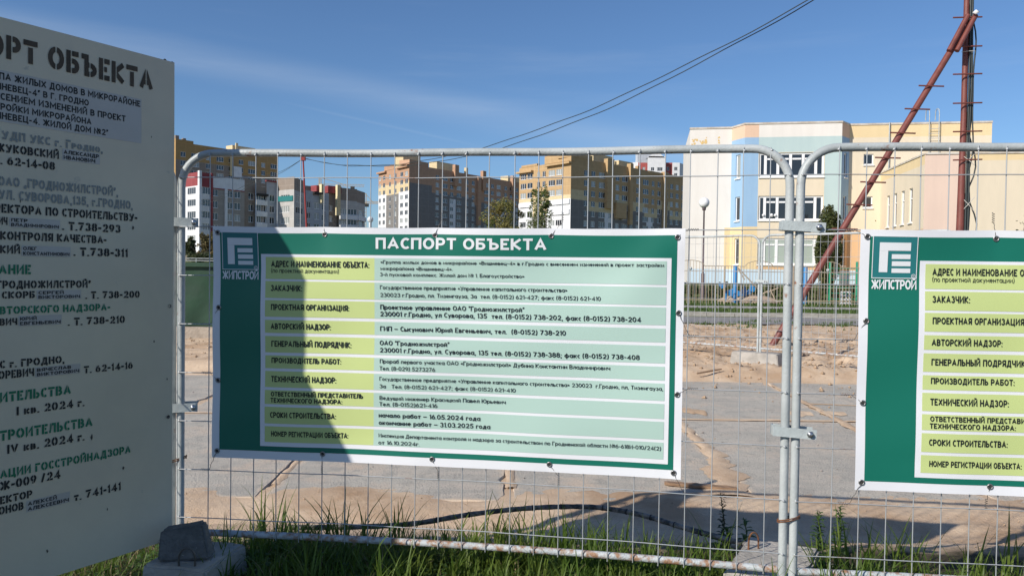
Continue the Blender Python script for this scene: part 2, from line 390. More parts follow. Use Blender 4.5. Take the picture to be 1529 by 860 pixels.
def tree(name, label, cat, loc, h, rad, n, size, fol, trunk_r=.12, trunk_m=None, shape=None, seed=1, group=None, zc=.6, solid=False):
    t = thing(name, label, cat, loc, group=group)
    x, y, z = loc; rnd = random.Random(seed)
    tb = MB(); pts = [(x + .03 * h * math.sin(i * 1.3 + seed) * i / 6, y, z - .1 + h * .9 * i / 6) for i in range(7)]
    tb.tube(pts, [trunk_r * (1 - .14 * i) for i in range(7)], 7)
    for i in range(9):
        a = rnd.uniform(0, 2 * PI); zz = z + h * rnd.uniform(.25, .75); ln = rad * rnd.uniform(.4, .8)
        tb.tube([(x, y, zz), (x + ln * .5 * math.cos(a), y + ln * .5 * math.sin(a), zz + ln * .5), (x + ln * math.cos(a), y + ln * math.sin(a), zz + ln * .9)], [trunk_r * .4, trunk_r * .25, trunk_r * .08], 5)
    obj('trunk', tb, trunk_m or M_bark, t)
    f = MB(); leaves(f, (x, y, z + h * zc), (rad, rad, h * (1 - zc) * 1.05), n, size, shape=shape, seed=seed, solid=solid)
    for i in range(0 if solid else 14):
        a = rnd.uniform(0, 2 * PI); r_ = rad * rnd.uniform(.3, .85); zz = z + h * (zc + (1 - zc) * rnd.uniform(-.75, .7)); rr = rad * rnd.uniform(.18, .35)
        if shape and not shape(Vector((r_ / rad * math.cos(a), r_ / rad * math.sin(a), (zz - z - h * zc) / (h * (1 - zc)))), rnd): continue
        leaves(f, (x + r_ * math.cos(a), y + r_ * math.sin(a), zz), (rr, rr, rr), n // 22, size, seed=seed * 7 + i)
    obj('crown', f, fol, t); return t
M_bark = mat('bark', (.1, .08, .06), .9, c2=(.05, .04, .03), scale=6)
M_olive = mat('spring_olive_leaves', (.25, .2, .065), .7, c2=(.17, .19, .045), scale=.5, trans=.3)
M_birch = mat('birch_leaves', (.1, .13, .03), .6, c2=(.15, .18, .05), scale=.4, trans=.35)
M_thuja = mat('thuja_foliage', (.05, .07, .015), .8, c2=(.085, .09, .022), scale=2, trans=.15)
M_hedge = mat('hedge_leaves', (.03, .05, .015), .8, c2=(.06, .07, .02), scale=1.2, trans=.2)
M_tanbush = mat('budding_shrub_leaves', (.16, .12, .05), .8, c2=(.1, .1, .035), scale=1, trans=.25)
M_lawn = mat('lawn_blades', (.06, .11, .02), .7, c2=(.09, .14, .03), scale=.7, trans=.3)
def gpos(u, Y): p = spot(u, 400, Y); return (p.x, Y, base_z(p.x, Y))
def tree_uv(name, label, cat, u, Y, vtop, rad_px, n, size, fol, **k):
    x, y, z = gpos(u, Y); zt = spot(u, vtop, Y).z
    return tree(name, label, cat, (x, y, z), zt - z, rad_px / FPX * Y, n, size, fol, **k)
tree_uv('birch_tree', 'loose green birch standing before the left end of the yellow block', 'tree', 806, 95, 263, 24, 2400, .15, M_birch, trunk_r=.13, seed=3, zc=.5, shape=lambda p, r: abs(p.x) < (.95 - .75 * max(0, p.z)))
tree_uv('leafing_tree', 'low olive brown tree coming into leaf left of the birch', 'tree', 746, 105, 291, 42, 4200, .15, M_olive, trunk_r=.15, seed=5, zc=.5)
tree_uv('leafing_tree', 'smaller bright green tree low between the two apartment blocks', 'tree', 733, 85, 318, 11, 700, .13, M_birch, trunk_r=.07, seed=15, zc=.5)
tree_uv('thuja_tree', 'tall dark columnar thuja beside the nursery bay', 'tree', 1237, 49, 306, 21, 12000, .085, M_thuja, trunk_r=.08, seed=8, zc=.5, solid=True)
tree_uv('shrub', 'tan budding shrub standing left of the central banner', 'shrub', 311, 120, 343, 17, 1800, .2, M_tanbush, trunk_r=.1, seed=9, zc=.5)
tree_uv('shrub', 'dark green shrub under the white balconies at the far left', 'shrub', 283, 126, 352, 11, 1500, .19, M_hedge, trunk_r=.1, seed=10, zc=.5)
tree_uv('shrub', 'low dark hedge shrub below the tan shrub at the far left', 'shrub', 300, 105, 378, 30, 1800, .16, M_hedge, trunk_r=.05, seed=11, zc=.5)
tree_uv('treetop', 'small dark treetop showing above the right banner edge', 'tree', 1524, 36, 322, 12, 500, .06, M_hedge, trunk_r=.05, seed=12, zc=.55)
tree_uv('treetop', 'tiny conifer tip showing over the top left corner of the right banner', 'tree', 1306, 36, 327, 3, 200, .05, M_thuja, trunk_r=.03, seed=13, zc=.55, shape=lambda p, r: math.hypot(p.x, p.y) < .6 - .55 * p.z)
random.seed(3)
for i in range(15):
    u = 1010 + i * 24; Y = 42.5 + random.uniform(-.6, .6)
    x, y, z = gpos(u, Y)
    b = MB(); h = random.uniform(.75, 1.1)
    leaves(b, (x, y, z + h * .5), (.62, .5, h * .6), 900, .05, seed=30 + i)
    tag(obj('hedge_bush', b, M_hedge), 'dark clipped bush in the hedge between beige fence and nursery wall', 'bush', 'hedge bushes behind the beige fence')
# lawn blades behind the road (uncountable)
b = MB(); rnd = random.Random(5)
for i in range(9000):
    y = rnd.choice((rnd.uniform(27.5, 33.1), rnd.uniform(35.7, 41))); x = rnd.uniform(5, 22) * y / 35
    z = base_z(x, y) + .0; h = rnd.uniform(.06, .16); a = rnd.uniform(0, PI); dx, dy = .03 * math.cos(a), .03 * math.sin(a)
    b.add([(x - dx, y - dy, z), (x + dx, y + dy, z), (x + rnd.uniform(-.04, .04), y, z + h)], [(0, 1, 2)])
tag(obj('lawn', b, M_lawn), 'mown green lawn between kerb and beige nursery fence', 'grass', kind='stuff')
b = MB()
for i in range(500):
    y = rnd.uniform(20.5, 24.2); x = rnd.gauss(8, 3.6)
    if nz3(x, y, .7, 3) < .08: continue
    z = gz(x, y); 
    for k in range(5):
        h = rnd.uniform(.05, .14); a = rnd.uniform(0, PI); dx, dy = .02 * math.cos(a), .02 * math.sin(a); ox = rnd.gauss(0, .06)
        b.add([(x + ox - dx, y - dy, z), (x + ox + dx, y + dy, z), (x + ox + rnd.uniform(-.05, .05), y, z + h)], [(0, 1, 2)])
tag(obj('sparse_grass', b, M_lawn), 'sparse green tufts sprouting from the bare sandy ground', 'grass', kind='stuff')
# clods and pebbles
def rocks(area, n, s0, s1, m, seed, name, label):
    b = MB(); rnd = random.Random(seed)
    for i in range(n):
        x, y = area(rnd); z = gz(x, y) if not (6.2 < y < 11.7) else base_z(x, y) + .002
        s_ = s0 * (s1 / s0) ** (rnd.random() ** 2.2); vs = [(x + s_ * rnd.uniform(.6, 1.1) * a, y + s_ * rnd.uniform(.6, 1.1) * c, z + s_ * rnd.uniform(.5, .8) * d + s_ * .2) for a, c, d in ((1, 0, 0), (-1, 0, 0), (0, 1, 0), (0, -1, 0), (.2, .1, 1), (0, 0, -1))]
        b.add(vs, [(0, 2, 4), (2, 1, 4), (1, 3, 4), (3, 0, 4), (2, 0, 5), (1, 2, 5), (3, 1, 5), (0, 3, 5)])
    tag(obj(name, b, m), label, 'soil' if 'clod' in label else 'stones', kind='stuff')
M_clod = mat('clod_earth', (.43, .305, .2), .95, c2=(.29, .195, .12), scale=3, bump=.5, bscale=60)
M_peb = mat('pebble', (.34, .31, .28), .9, c2=(.2, .17, .15), scale=9)
rocks(lambda r: (r.uniform(-2, 13), r.gauss(14.3, 2.0) if r.random() < .6 else r.uniform(11.9, 22)), 9000, .008, .05, M_clod, 1, 'earth_clods', 'loose clods of sandy earth beyond the slab road')
rocks(lambda r: (r.uniform(-9, -5), r.uniform(11.9, 20)), 500, .015, .08, M_clod, 4, 'earth_clods', 'loose clods of sandy earth near the green container')
rocks(lambda r: (r.uniform(-4, 5), r.uniform(4.4, 6.2)), 900, .003, .011, M_clod, 2, 'gravel', 'fine crumbs and gravel clods on the sandy shoulder behind the fence')
rocks(lambda r: (r.uniform(-5, 7), r.uniform(6.3, 11.4)), 260, .006, .022, M_peb, 3, 'pebbles', 'small dark pebbles scattered over the concrete slabs')

# ------------------------------------------------------------------ buildings
M_glass = mat('window_glass', (.02, .024, .03), .08, spec=.8)
M_frame = mat('window_frame_white', (.82, .82, .82), .5)
M_curt = mat('pane_with_curtain', (.3, .32, .31), .25, spec=.7)
M_blind = mat('pane_with_blind', (.36, .42, .37), .3, spec=.6)
M_roofm = mat('roof_metal_light', (.62, .58, .52), .6, c2=(.45, .38, .3), scale=1.5)
M_dark = mat('dark_recess', (.03, .03, .03), .9)
def colmat(name, c, v=.88):
    """wall colour with the faint light seams of the wall panels"""
    m = mat(name, c, .9, c2=tuple(x * v for x in c), scale=.8, bump=.2, bscale=9)
    nt_ = m.node_tree; l = nt_.links.new; b = nt_.nodes['Principled BSDF']; src = b.inputs['Base Color'].links[0].from_socket
    t = N(m, 'ShaderNodeTexCoord'); sp = N(m, 'ShaderNodeSeparateXYZ'); cb = N(m, 'ShaderNodeCombineXYZ'); l(t.outputs['Object'], sp.inputs[0]); l(sp.outputs['X'], cb.inputs[0]); l(sp.outputs['Z'], cb.inputs[1])
    br = N(m, 'ShaderNodeTexBrick'); br.offset = 0; br.inputs['Scale'].default_value = 1; br.inputs['Brick Width'].default_value = 3.4; br.inputs['Row Height'].default_value = 2.8; br.inputs['Mortar Size'].default_value = .05; br.inputs['Mortar Smooth'].default_value = .3
    l(cb.outputs[0], br.inputs['Vector']); k = N(m, 'ShaderNodeMath', operation='MULTIPLY'); l(br.outputs['Fac'], k.inputs[0]); k.inputs[1].default_value = .5
    x = N(m, 'ShaderNodeMix', data_type='RGBA'); l(k.outputs[0], x.inputs['Factor']); l(src, x.inputs['A']); x.inputs['B'].default_value = (*[min(.8, q * 1.35 + .05) for q in c], 1); l(x.outputs['Result'], b.inputs['Base Color']); return m
WINC = {}
def win_mesh(wd, ht, mull, trans, fr=.07):
    key = (round(wd, 2), round(ht, 2), tuple(mull), trans, fr)
    if key in WINC: return WINC[key]
    f = MB(); d0, d1 = -.03, .05
    f.box(0, fr, d0, d1, 0, ht); f.box(wd - fr, wd, d0, d1, 0, ht)
    f.box(fr, wd - fr, d0, d1, 0, fr); f.box(fr, wd - fr, d0, d1, ht - fr, ht)
    f.box(-.04, wd + .04, -.2, -.031, -.08, -.02)                 # sill board
    e = [0] + [q * wd for q in mull] + [wd]
    for q in mull: f.box(q * wd - fr * .75, q * wd + fr * .75, d0 - .01, d1, fr, ht - fr)
    if trans:
        for i in range(len(e) - 1):
            if len(e) > 4 and i in (0, len(e) - 2): continue
            f.box(e[i] + fr, e[i + 1] - fr, d0 - .005, d1, ht * (1 - trans) - fr / 2, ht * (1 - trans) + fr / 2)
    p = MB(); p.box(fr * .5, wd - fr * .5, .01, .03, fr * .5, ht - fr * .5)
    WINC[key] = (f.mesh('window', M_frame), [p.mesh('pane', q) for q in (M_glass, M_curt, M_blind)]); return WINC[key]
WR = random.Random(77)
class Facade:
    """wall from p0 to p1 (left to right seen from outside), holes [(x0,x1,z0,z1,mull,trans)]"""
    def __init__(s, parent, p0, p1, z0, z1, holes, colfn, mats, xc=(), zc=(), depth=.16, fr=.07, name='wall', pane=None):
        p0, p1 = Vector((p0[0], p0[1], 0)), Vector((p1[0], p1[1], 0)); d = p1 - p0; Ln = d.length; s.L = Ln; d.normalize()
        inn = Vector((-d.y, d.x, 0))                       # inwards (away from viewer)
        M = Matrix(((d.x, inn.x, 0, p0.x), (d.y, inn.y, 0, p0.y), (0, 0, 1, 0), (0, 0, 0, 1))); s.M = M
        X = sorted(set([0, round(Ln, 4)] + [round(q, 4) for h in holes for q in h[:2]] + [round(q, 4) for q in xc if 0 < q < Ln]))
        Z = sorted(set([z0, z1] + [round(q, 4) for h in holes for q in h[2:4]] + [round(q, 4) for q in zc if z0 < q < z1]))
        mb = MB()
        for i in range(len(X) - 1):
            for j in range(len(Z) - 1):
                xm, zm = (X[i] + X[i + 1]) / 2, (Z[j] + Z[j + 1]) / 2
                if any(h[0] < xm < h[1] and h[2] < zm < h[3] for h in holes): continue
                mb.quad((X[i], 0, Z[j]), (X[i + 1], 0, Z[j]), (X[i + 1], 0, Z[j + 1]), (X[i], 0, Z[j + 1]), colfn(xm, zm))
        for h in holes:
            a, b_, c, e = h[:4]; k = colfn((a + b_) / 2, e + .05)
            mb.quad((a, 0, c), (a, depth, c), (a, depth, e), (a, 0, e), k); mb.quad((b_, depth, c), (b_, 0, c), (b_, 0, e), (b_, depth, e), k)
            mb.quad((a, depth, e), (b_, depth, e), (b_, 0, e), (a, 0, e), k); mb.quad((a, 0, c), (b_, 0, c), (b_, depth, c), (a, depth, c), k)
        s.o = obj(name, mb, mats, parent, M)
        for h in holes:
            mu, tr = (h[4], h[5]) if len(h) > 4 else ((.5,), None)
            fm, pm = win_mesh(h[1] - h[0], h[3] - h[2], mu, tr, fr)
            MM = M @ Matrix.Translation((h[0], depth - .05, h[2]))
            wo = obj('window', fm, None, parent, MM); obj('pane', pm[pane(h)] if pane else pm[1 if WR.random() < .3 else 0], None, wo, MM)
def roof_part(parent, pts, z, m, name='roof', th=.15, over=-.015):
    b = MB(); n = len(pts); c = Vector((sum(p[0] for p in pts) / n, sum(p[1] for p in pts) / n))
    q = [(c.x + (p[0] - c.x) * (1 + over), c.y + (p[1] - c.y) * (1 + over)) for p in pts]
    b.add([(x, y, z) for x, y in q] + [(x, y, z + th) for x, y in q], [tuple(range(n))[::-1], tuple(range(n, 2 * n))] + [(i, (i + 1) % n, n + (i + 1) % n, n + i) for i in range(n)])
    return obj(name, b, m, parent)
def XY(u, Y, v=300): p = spot(u, v, Y); return (p.x, p.y)
def wbox(parent, name, m, p0, p1, a0, a1, d0, d1, z0, z1):        # box in a wall frame
    P0, P1 = Vector((*p0, 0)), Vector((*p1, 0)); d = (P1 - P0).normalized(); inn = Vector((-d.y, d.x, 0))
    M = Matrix(((d.x, inn.x, 0, P0.x), (d.y, inn.y, 0, P0.y), (0, 0, 1, 0), (0, 0, 0, 1)))
    b = MB(); b.box(a0, a1, d0, d1, z0, z1); return obj(name, b, m, parent, M)
c_must = colmat('mustard_wall', (.47, .32, .165)); c_orange = colmat('terracotta_wall', (.45, .27, .17)); c_cream = colmat('cream_wall', (.62, .5, .3))  # mustard and terracotta desaturated a little to paint in distance haze
c_dgrey = colmat('dark_grey_wall', (.2, .19, .18)); c_white = colmat('white_balcony', (.72, .73, .74)); c_beige = colmat('beige_grey_wall', (.33, .3, .27))
c_bluew = colmat('blue_white_wall', (.4, .43, .47)); c_conc = colmat('pale_concrete_wall', (.45, .44, .42)); c_red = colmat('dark_red_wall', (.27, .055, .06)); c_brick = colmat('brown_grey_brick', (.27, .22, .18)); c_brown = colmat('brown_mustard_wall', (.4, .25, .1))
FL = 2.8
def rows(ztop, n, ht=1.5): return [ztop - FL * k for k in range(n)]
def cols_holes(cols, sills, ht=1.6, skip=None):
    H = []
    for (c, wd, mu) in cols:
        for k, z in enumerate(sills):
            if skip and skip(c, k): continue
            H.append((c - wd / 2, c + wd / 2, z, z + ht, mu, None))
    return H
def block(name, label, pL, pC, pR, z0, zl, zr, left, right, lcol, rcol, mats, back=14, zcl=(), zcr=(), xcl=(), xcr=(), loc=None):
    t = thing(name, label, 'apartment block', (pC[0], pC[1], z0))
    Facade(t, pL, pC, z0, zl, left, lcol, mats, xcl, zcl); Facade(t, pC, pR, z0, zr, right, rcol, mats, xcr, zcr)
    d = (Vector(pR) - Vector(pC)); d.normalize(); n = Vector((-d.y, d.x))
    pRb = (pR[0] + n.x * back, pR[1] + n.y * back); pLb = (pL[0] + d.x * (Vector(pR) - Vector(pC)).length * .9, pL[1] + d.y * (Vector(pR) - Vector(pC)).length * .9)
    Facade(t, pR, pLb, z0, min(zl, zr), [], rcol, mats); Facade(t, pLb, pL, z0, min(zl, zr), [], lcol, mats)
    roof_part(t, [pL, pC, pR, pLb], min(zl, zr) - .6, M_roofm)
    return t
W2, W3, W4 = (.5,), (.33, .66), (.25, .5, .75)
# yellow block (nearer of the two in the middle)
pL, pC, pR = XY(775, 224), XY(852, 207), XY(1028, 249)
LL = (Vector(pC) - Vector(pL)).length; LR = (Vector(pR) - Vector(pC)).length
sl = rows(28.5, 9)
lh = cols_holes([(1.9, 2.5, W3), (4.8, 2.3, W2), (8.6, 1.3, W2), (10.9, 1.4, W2), (14.2, 2.7, W3), (17.2, 2.4, W3)], sl)
rc = []; x = 6.5; i = 0
while x < LR - 2:
    wd = (1.7, 1.8, 3.0, 1.5, 1.8, 2.8)[i % 6]; rc.append((x, wd, W3 if wd > 2 else W2)); x += (3.2, 4.0, 3.9, 3.3, 3.6, 3.4)[i % 6]; i += 1
rh = cols_holes(rc, sl)
def colD_L(x, z):
    if z > 22.9: return 0
    if (x < 6.2 or x > 12.4) and z < 21.8: return 3
    return 1 if z > 17.5 else 2
def colD_R(x, z):
    off = (0, -2.8, -2.8, 0, -1.4, -2.8, 0, -2.8)[int(x / 6.9) % 8]
    if z > 24.3 + off: return 0
    if z > 21.6 + off: return 1
    if (int(x / 6.9) % 3 == 2) and 1.2 < x % 6.9 < 4.5: return 3
    return 2
cutz = [24.3, 21.5, 22.9, 21.8, 17.5, 18.7, 21.6, 20.2, 18.8]; cutx = [6.9 * k for k in range(1, 9)] + [6.9 * k + q for k in range(2, 9, 3) for q in (1.2, 4.5)]
D = block('apartment_block', 'tall yellow and grey block behind the birch, before the nursery', pL, pC, pR, 4, 32.0, 33.0, lh, rh, colD_L, colD_R, [c_must, c_cream, c_dgrey, c_white], zcl=cutz, zcr=cutz, xcl=[6.2, 12.4], xcr=cutx)
def caps(t, pC, pR, items, m=None):
    for (nm, mm, a0, a1, d0, d1, z0, z1) in items: wbox(t, nm, mm, pC, pR, a0, a1, d0, d1, z0, z1)
caps(D, pC, pR, [('parapet', c_must, -.05, 9, -.12, 5, 33, 34.2), ('roof_box', c_cream, 12, 21, 2, 6, 32.4, 35.6), ('roof_box', c_cream, 24, 31, 2, 6, 32.6, 35.0), ('parapet', c_must, 15, 18, -.9, .5, 20, 34.2), ('parapet', c_must, 26, 27.4, -.9, .5, 16, 34.0), ('parapet', c_must, 44, 45.6, -.9, .5, 16, 33.4), ('chimney', c_white, 5, 5.6, 3, 3.6, 34, 36), ('chimney', c_white, 22.5, 23.2, 3, 3.6, 33, 35.2), ('chimney', c_must, 35, 36, 3, 4, 33, 34.6), ('balcony_block', c_must, 19.3, 24.2, -1.0, -.02, 17.5, 22), ('cornice', c_must, 36.5, 55, -.12, .3, 32.2, 33.02)])
caps(D, pL, pC, [('cornice', c_must, -.5, 6.4, -1.0, .1, 30.3, 30.8), ('cornice', c_must, 12.2, LL + .2, -1.0, .1, 31.2, 31.7), ('parapet', c_must, 1.0, 8, -.1, .9, 32.0, 32.6), ('parapet', c_must, 11.2, LL + .1, -.1, 1.5, 32.0, 34.21), ('balcony_face', c_white, .2, 6.0, -.35, -.02, 20.3, 21.6), ('balcony_face', c_white, 12.6, LL - .3, -.35, -.02, 17.5, 18.8), ('balcony_face', c_white, 12.6, LL - .3, -.35, -.02, 20.3, 21.6)])
# terracotta block (farther left)
pL, pC, pR = XY(565, 292), XY(610.5, 272), XY(776, 326)
LL = (Vector(pC) - Vector(pL)).length; LR = (Vector(pR) - Vector(pC)).length
k = LL / 45.0
sl = rows(35.6, 9)
lh = cols_holes([(.05 * LL, 1.7, W2), (.19 * LL, 1.9, W2), (.39 * LL, 1.6, W2), (.58 * LL, 1.3, W2), (.77 * LL, 2.2, W2), (.92 * LL, 2.2, W2)], sl)
rc = []; x = 15; i = 0
while x < LR - 2:
    wd = (1.9, 2.9, 1.9, 2.8, 1.8, 1.9)[i % 6]; rc.append((x, wd, W3 if wd > 2 else W2)); x += (4.3, 3.9, 4.2, 4.8, 3.8, 4.1)[i % 6]; i += 1
rh = cols_holes(rc, sl)
def colC_L(x, z):
    if x < .27 * LL or x > .68 * LL:
        return 3 if (z < 30.8 and (z - 35.6) % FL > 1.5) or z < 30.2 else (1 if z < 33.6 else 0)
    return 0 if z > 33.4 else (1 if z > 29.6 else 2)
def colC_R(x, z):
    b = 33.0 - .045 * 0
    if x > 36: b = 27.8 + (x % 11 > 6) * 1.4
    elif x > 12: b = 30.5
    if z > b: return 0
    return 3 if (22 < x % 31 < 25.5 and z < 29) else 2
cutz = [35.6 - FL * k for k in range(9)] + [37.1 - FL * k for k in range(9)] + [33.4, 33.6, 29.6, 30.8, 30.2, 33.0, 30.5, 27.8, 29.2, 29]
C = block('apartment_block', 'brown and dark grey block left of the olive tree', pL, pC, pR, 4, 39.0, 39.6, lh, rh, colC_L, colC_R, [c_orange, c_cream, c_dgrey, c_white], zcl=cutz, zcr=cutz, xcl=[.27 * LL, .68 * LL], xcr=[12, 36] + [11 * k for k in range(1, 9)] + [11 * k + 6 for k in range(1, 8)] + [22, 25.5, 53, 56.5])
caps(C, pC, pR, [('parapet', c_orange, -.02, 10, -.1, 5, 39.6, 41.2), ('roof_box', c_cream, 2, 11, 5, 9, 38.8, 44.0), ('roof_box', c_cream, 19, 32, 4, 8, 39, 43.2), ('roof_box', c_cream, 64, 78, 4, 8, 39, 42.6), ('parapet', c_orange, 24, 26, -.9, .5, 34, 42.2), ('parapet', c_orange, 41, 43, -.9, .5, 34, 41.8), ('parapet', c_orange, 38, 40, -.9, .5, 20, 39.2), ('chimney', c_cream, 35, 36.2, 3, 4, 39, 42.6), ('parapet', c_orange, 61, 63, -.9, .5, 34, 42), ('parapet', c_orange, 74, 76, -.9, .5, 34, 41.6)])
caps(C, pL, pC, [('parapet', c_orange, .2 * LL, .72 * LL, -.1, 2, 39.0, 40.6), ('cornice', c_orange, -.2, .28 * LL, -.9, .2, 38.2, 38.8), ('cornice', c_orange, .66 * LL, LL, -.9, .2, 38.6, 39.2)])
# brown block at far left
pL, pC, pR = XY(205, 262), XY(262, 246), XY(414, 276)
LR = (Vector(pR) - Vector(pC)).length; LL = (Vector(pC) - Vector(pL)).length
rc = []; x = 2.5; i = 0
while x < LR - 1:
    wd = (1.7, 2.8, 1.6, 2.6, 1.6)[i % 5]; rc.append((x, wd, W3 if wd > 2 else W2)); x += (4.2, 4.6, 4.3, 4.0, 3.9)[i % 5]; i += 1
zt = spot(414, 234, 276).z
rh = cols_holes(rc, rows(zt - 4.6, 7)); lh = cols_holes([(4, 2.2, W2), (9, 1.6, W2), (14, 2.2, W2)], rows(zt - 3.2, 7))
zb_ = spot(360, 248, 264).z
A = block('apartment_block', 'tall brown mustard block rising at the far left behind the white one', pL, pC, pR, 4, zt + 1, zt, lh, rh, lambda x, z: 0, lambda x, z: 0 if z > zb_ - (3.0 if x > 24 else .5) else 1, [c_brown, c_brick], zcr=[zb_ - .5, zb_ - 3], xcr=[24])
caps(A, pC, pR, [('roof_box', c_cream, 22, 31, 3, 7, zt - .5, zt + 2.2), ('chimney', c_brick, 1, 2.2, 2, 3, zt, zt + 2.4), ('chimney', c_brick, 3.6, 4.6, 2, 3, zt, zt + 1.8), ('chimney', c_cream, 23, 23.8, 2.4, 2.9, zt, zt + 3), ('parapet', c_brown, -.05, 6, -.1, 3, zt, zt + .9), ('balcony_face', c_white, 20.5, 23.5, -.5, -.02, zt - 9.2, zt - 5.6), ('pilaster', c_cream, 19.2, 20.2, -.5, -.02, zt - 9, zt - 2.2)])
# white, red and grey block at the left
t = thing('apartment_block', 'low white, red and grey block with balconies left of the red post', 'apartment block', (*XY(300, 178), 4.6))
zr = spot(300, 258, 178).z
def seg(u0, Y0, u1, Y1, ztop, mats, colfn, cols, n=6, s0=None, xc=(), zc=()):
    p0, p1 = XY(u0, Y0), XY(u1, Y1); s0 = ztop - 5.0 if s0 is None else s0
    Ls = (Vector(p1) - Vector(p0)).length
    H = cols_holes([(c * Ls, wd, mu) for c, wd, mu in cols], rows(s0, n))
    Facade(t, p0, p1, 3.5, ztop, H, colfn, mats, xc, zc)
    return p0, p1, Ls
zs = [spot(290, v, 178).z for v in (278,)][0]
sill0 = spot(290, 290, 178).z
band = lambda lo, a, b_: (lambda x, z: a if z > lo else b_)
bz = [sill0 - FL * k + q for k in range(6) for q in (0, 1.5)]
p0, p1, _ = seg(276, 181, 298, 176, zr, [c_red, c_white], band(zs, 0, 1), [(.46, 4.2, W4)], s0=sill0, zc=[zs])
wbox(t, 'pilaster', c_white, p0, p1, _ - .35, _ + .5, -.3, .3, 3.5, zr + .2)
p0, p1, _ = seg(298, 176, 316, 179, zr - .1, [c_red, c_white], band(zs - .3, 0, 1), [(.48, 2.9, W4)], s0=sill0, zc=[zs - .3])
wbox(t, 'pilaster', c_red, p0, p1, _ - .3, _ + .2, -.25, .3, 3.5, zr)
zw = spot(340, 265, 181).z
p0, p1, _ = seg(316, 179, 365, 186, zw, [c_white, c_beige], band(spot(340, 282, 181).z, 0, 1), [(.1, 1.5, W2), (.55, 1.7, W2), (.78, 1.6, W2)], s0=sill0 - .2, zc=[spot(340, 282, 181).z])
wbox(t, 'pilaster', c_white, p0, p1, _ * .38, _ * .45, -.4, -.02, 3.5, zw - 2.6); wbox(t, 'cornice', c_red, p0, p1, 0, _, -.08, -.01, zw - 2.95, zw - 2.7)
zg = spot(380, 269, 189).z
seg(365, 186.5, 381, 189, zg, [c_brick], lambda x, z: 0, [(.6, 1.4, W2)], s0=sill0 - .2)
p0, p1, _ = seg(381, 188, 398, 190.5, zg - 1.6, [c_white, c_brick], band(zg - 4.2, 1, 0), [(.52, 2.5, W4)], s0=sill0 - .2, zc=[zg - 4.2])
wbox(t, 'awning', M_dark, p0, p1, 0, _, -.9, .3, zg - 3.9, zg - 3.4)
for kk in range(5): wbox(t, 'balcony_face', c_white, p0, p1, .1, _ - .1, -.6, -.02, sill0 - 1.5 - FL * kk, sill0 - .3 - FL * kk)
p0, p1, _ = seg(398, 190, 413, 192.5, spot(405, 272, 191).z, [c_bluew], lambda x, z: 0, [(.55, 1.4, W2)], s0=sill0 - .3)
wbox(t, 'coping', c_red, p0, p1, -.2, _ + .1, -.15, .3, spot(405, 272, 191).z, spot(405, 272, 191).z + .35)
zg2 = spot(440, 268.5, 195).z
M_teal = mat('teal_glazing', (.04, .2, .2), .2)
p0, p1, _ = seg(413, 192.5, 439, 188.5, zg2, [c_brick, c_conc], band(zg2 - 3.1, 0, 1), [(.5, 3.4, W4)], s0=sill0 - .3, zc=[zg2 - 3.1])
wbox(t, 'balcony_glazing', M_teal, p0, p1, .8, _ - .3, -.2, -.02, sill0 - .3, sill0 + 1.0)
p0, p1, _ = seg(439, 188.5, 455, 197, zg2 - .1, [c_brick, c_conc], band(zg2 - 3.3, 0, 1), [(.5, 5.5, W4)], s0=sill0 - .4, zc=[zg2 - 3.3])
z5 = spot(470, 279, 200).z
seg(455, 197, 467, 200, spot(460, 285, 199).z, [c_bluew], lambda x, z: 0, [(.5, 1.4, W2)], n=5, s0=sill0 - 1.2)
seg(455, 203, 515, 210, z5 + .6, [c_brick], lambda x, z: 0, [(.9, 1.3, W2), (.08, 1, W2)], n=5, s0=sill0 - 1)
p0, p1, _ = seg(467, 200.5, 479, 202.5, spot(470, 292, 201).z, [c_bluew, c_white], lambda x, z: 0, [(.5, 1.6, W2)], n=5, s0=sill0 - 1.2)
wbox(t, 'awning', M_dark, p0, p1, -.1, _, -.9, .5, spot(470, 290, 201).z, spot(470, 287, 201).z)
seg(479, 202.5, 491, 204.5, spot(485, 288, 203).z, [c_bluew], lambda x, z: 0, [(.35, 1.2, W2)], n=5, s0=sill0 - 1.4)
seg(491, 206, 506, 209, z5, [c_brick], lambda x, z: 0, [(.2, 1.2, W2)], n=5, s0=sill0 - 1.4)
z6 = spot(520, 282, 211).z
p0, p1, _ = seg(506, 208, 533, 212, z6, [c_brick, c_conc], band(z6 - 3.4, 0, 1), [(.26, 2.4, W3), (.74, 2.8, W3)], n=5, s0=sill0 - 2, zc=[z6 - 3.4])
for kk in range(4): wbox(t, 'balcony_face', c_white, p0, p1, .1, _ - .1, -.7, -.02, sill0 - 3.4 - FL * kk, sill0 - 2.2 - FL * kk)
p0, p1, _ = seg(533, 212, 545, 219, z6 - .2, [c_brick, c_conc], band(z6 - 3.6, 0, 1), [(.5, 3.5, W3)], n=5, s0=sill0 - 2, zc=[z6 - 3.6])
for kk in range(4): wbox(t, 'balcony_face', c_white, p0, p1, .1, _ - .1, -.5, -.02, sill0 - 3.4 - FL * kk, sill0 - 2.2 - FL * kk)
p0, p1 = XY(502, 206), XY(509, 207); wbox(t, 'pilaster', c_cream, p0, p1, 0, 1.0, -.6, .4, z5 - 7, z5 + 1.2); wbox(t, 'roof_box', c_red, p0, p1, -2.2, 1.9, .5, 4, z5 - 1, z5 + .9)
p0, p1 = XY(478, 202), XY(484, 203); wbox(t, 'pilaster', c_cream, p0, p1, 0, .7, -.6, .4, z5 - 4, z5 + .9); wbox(t, 'roof_box', c_red, p0, p1, -.8, .3, .5, 3, z5 - 1, z5 + .6)
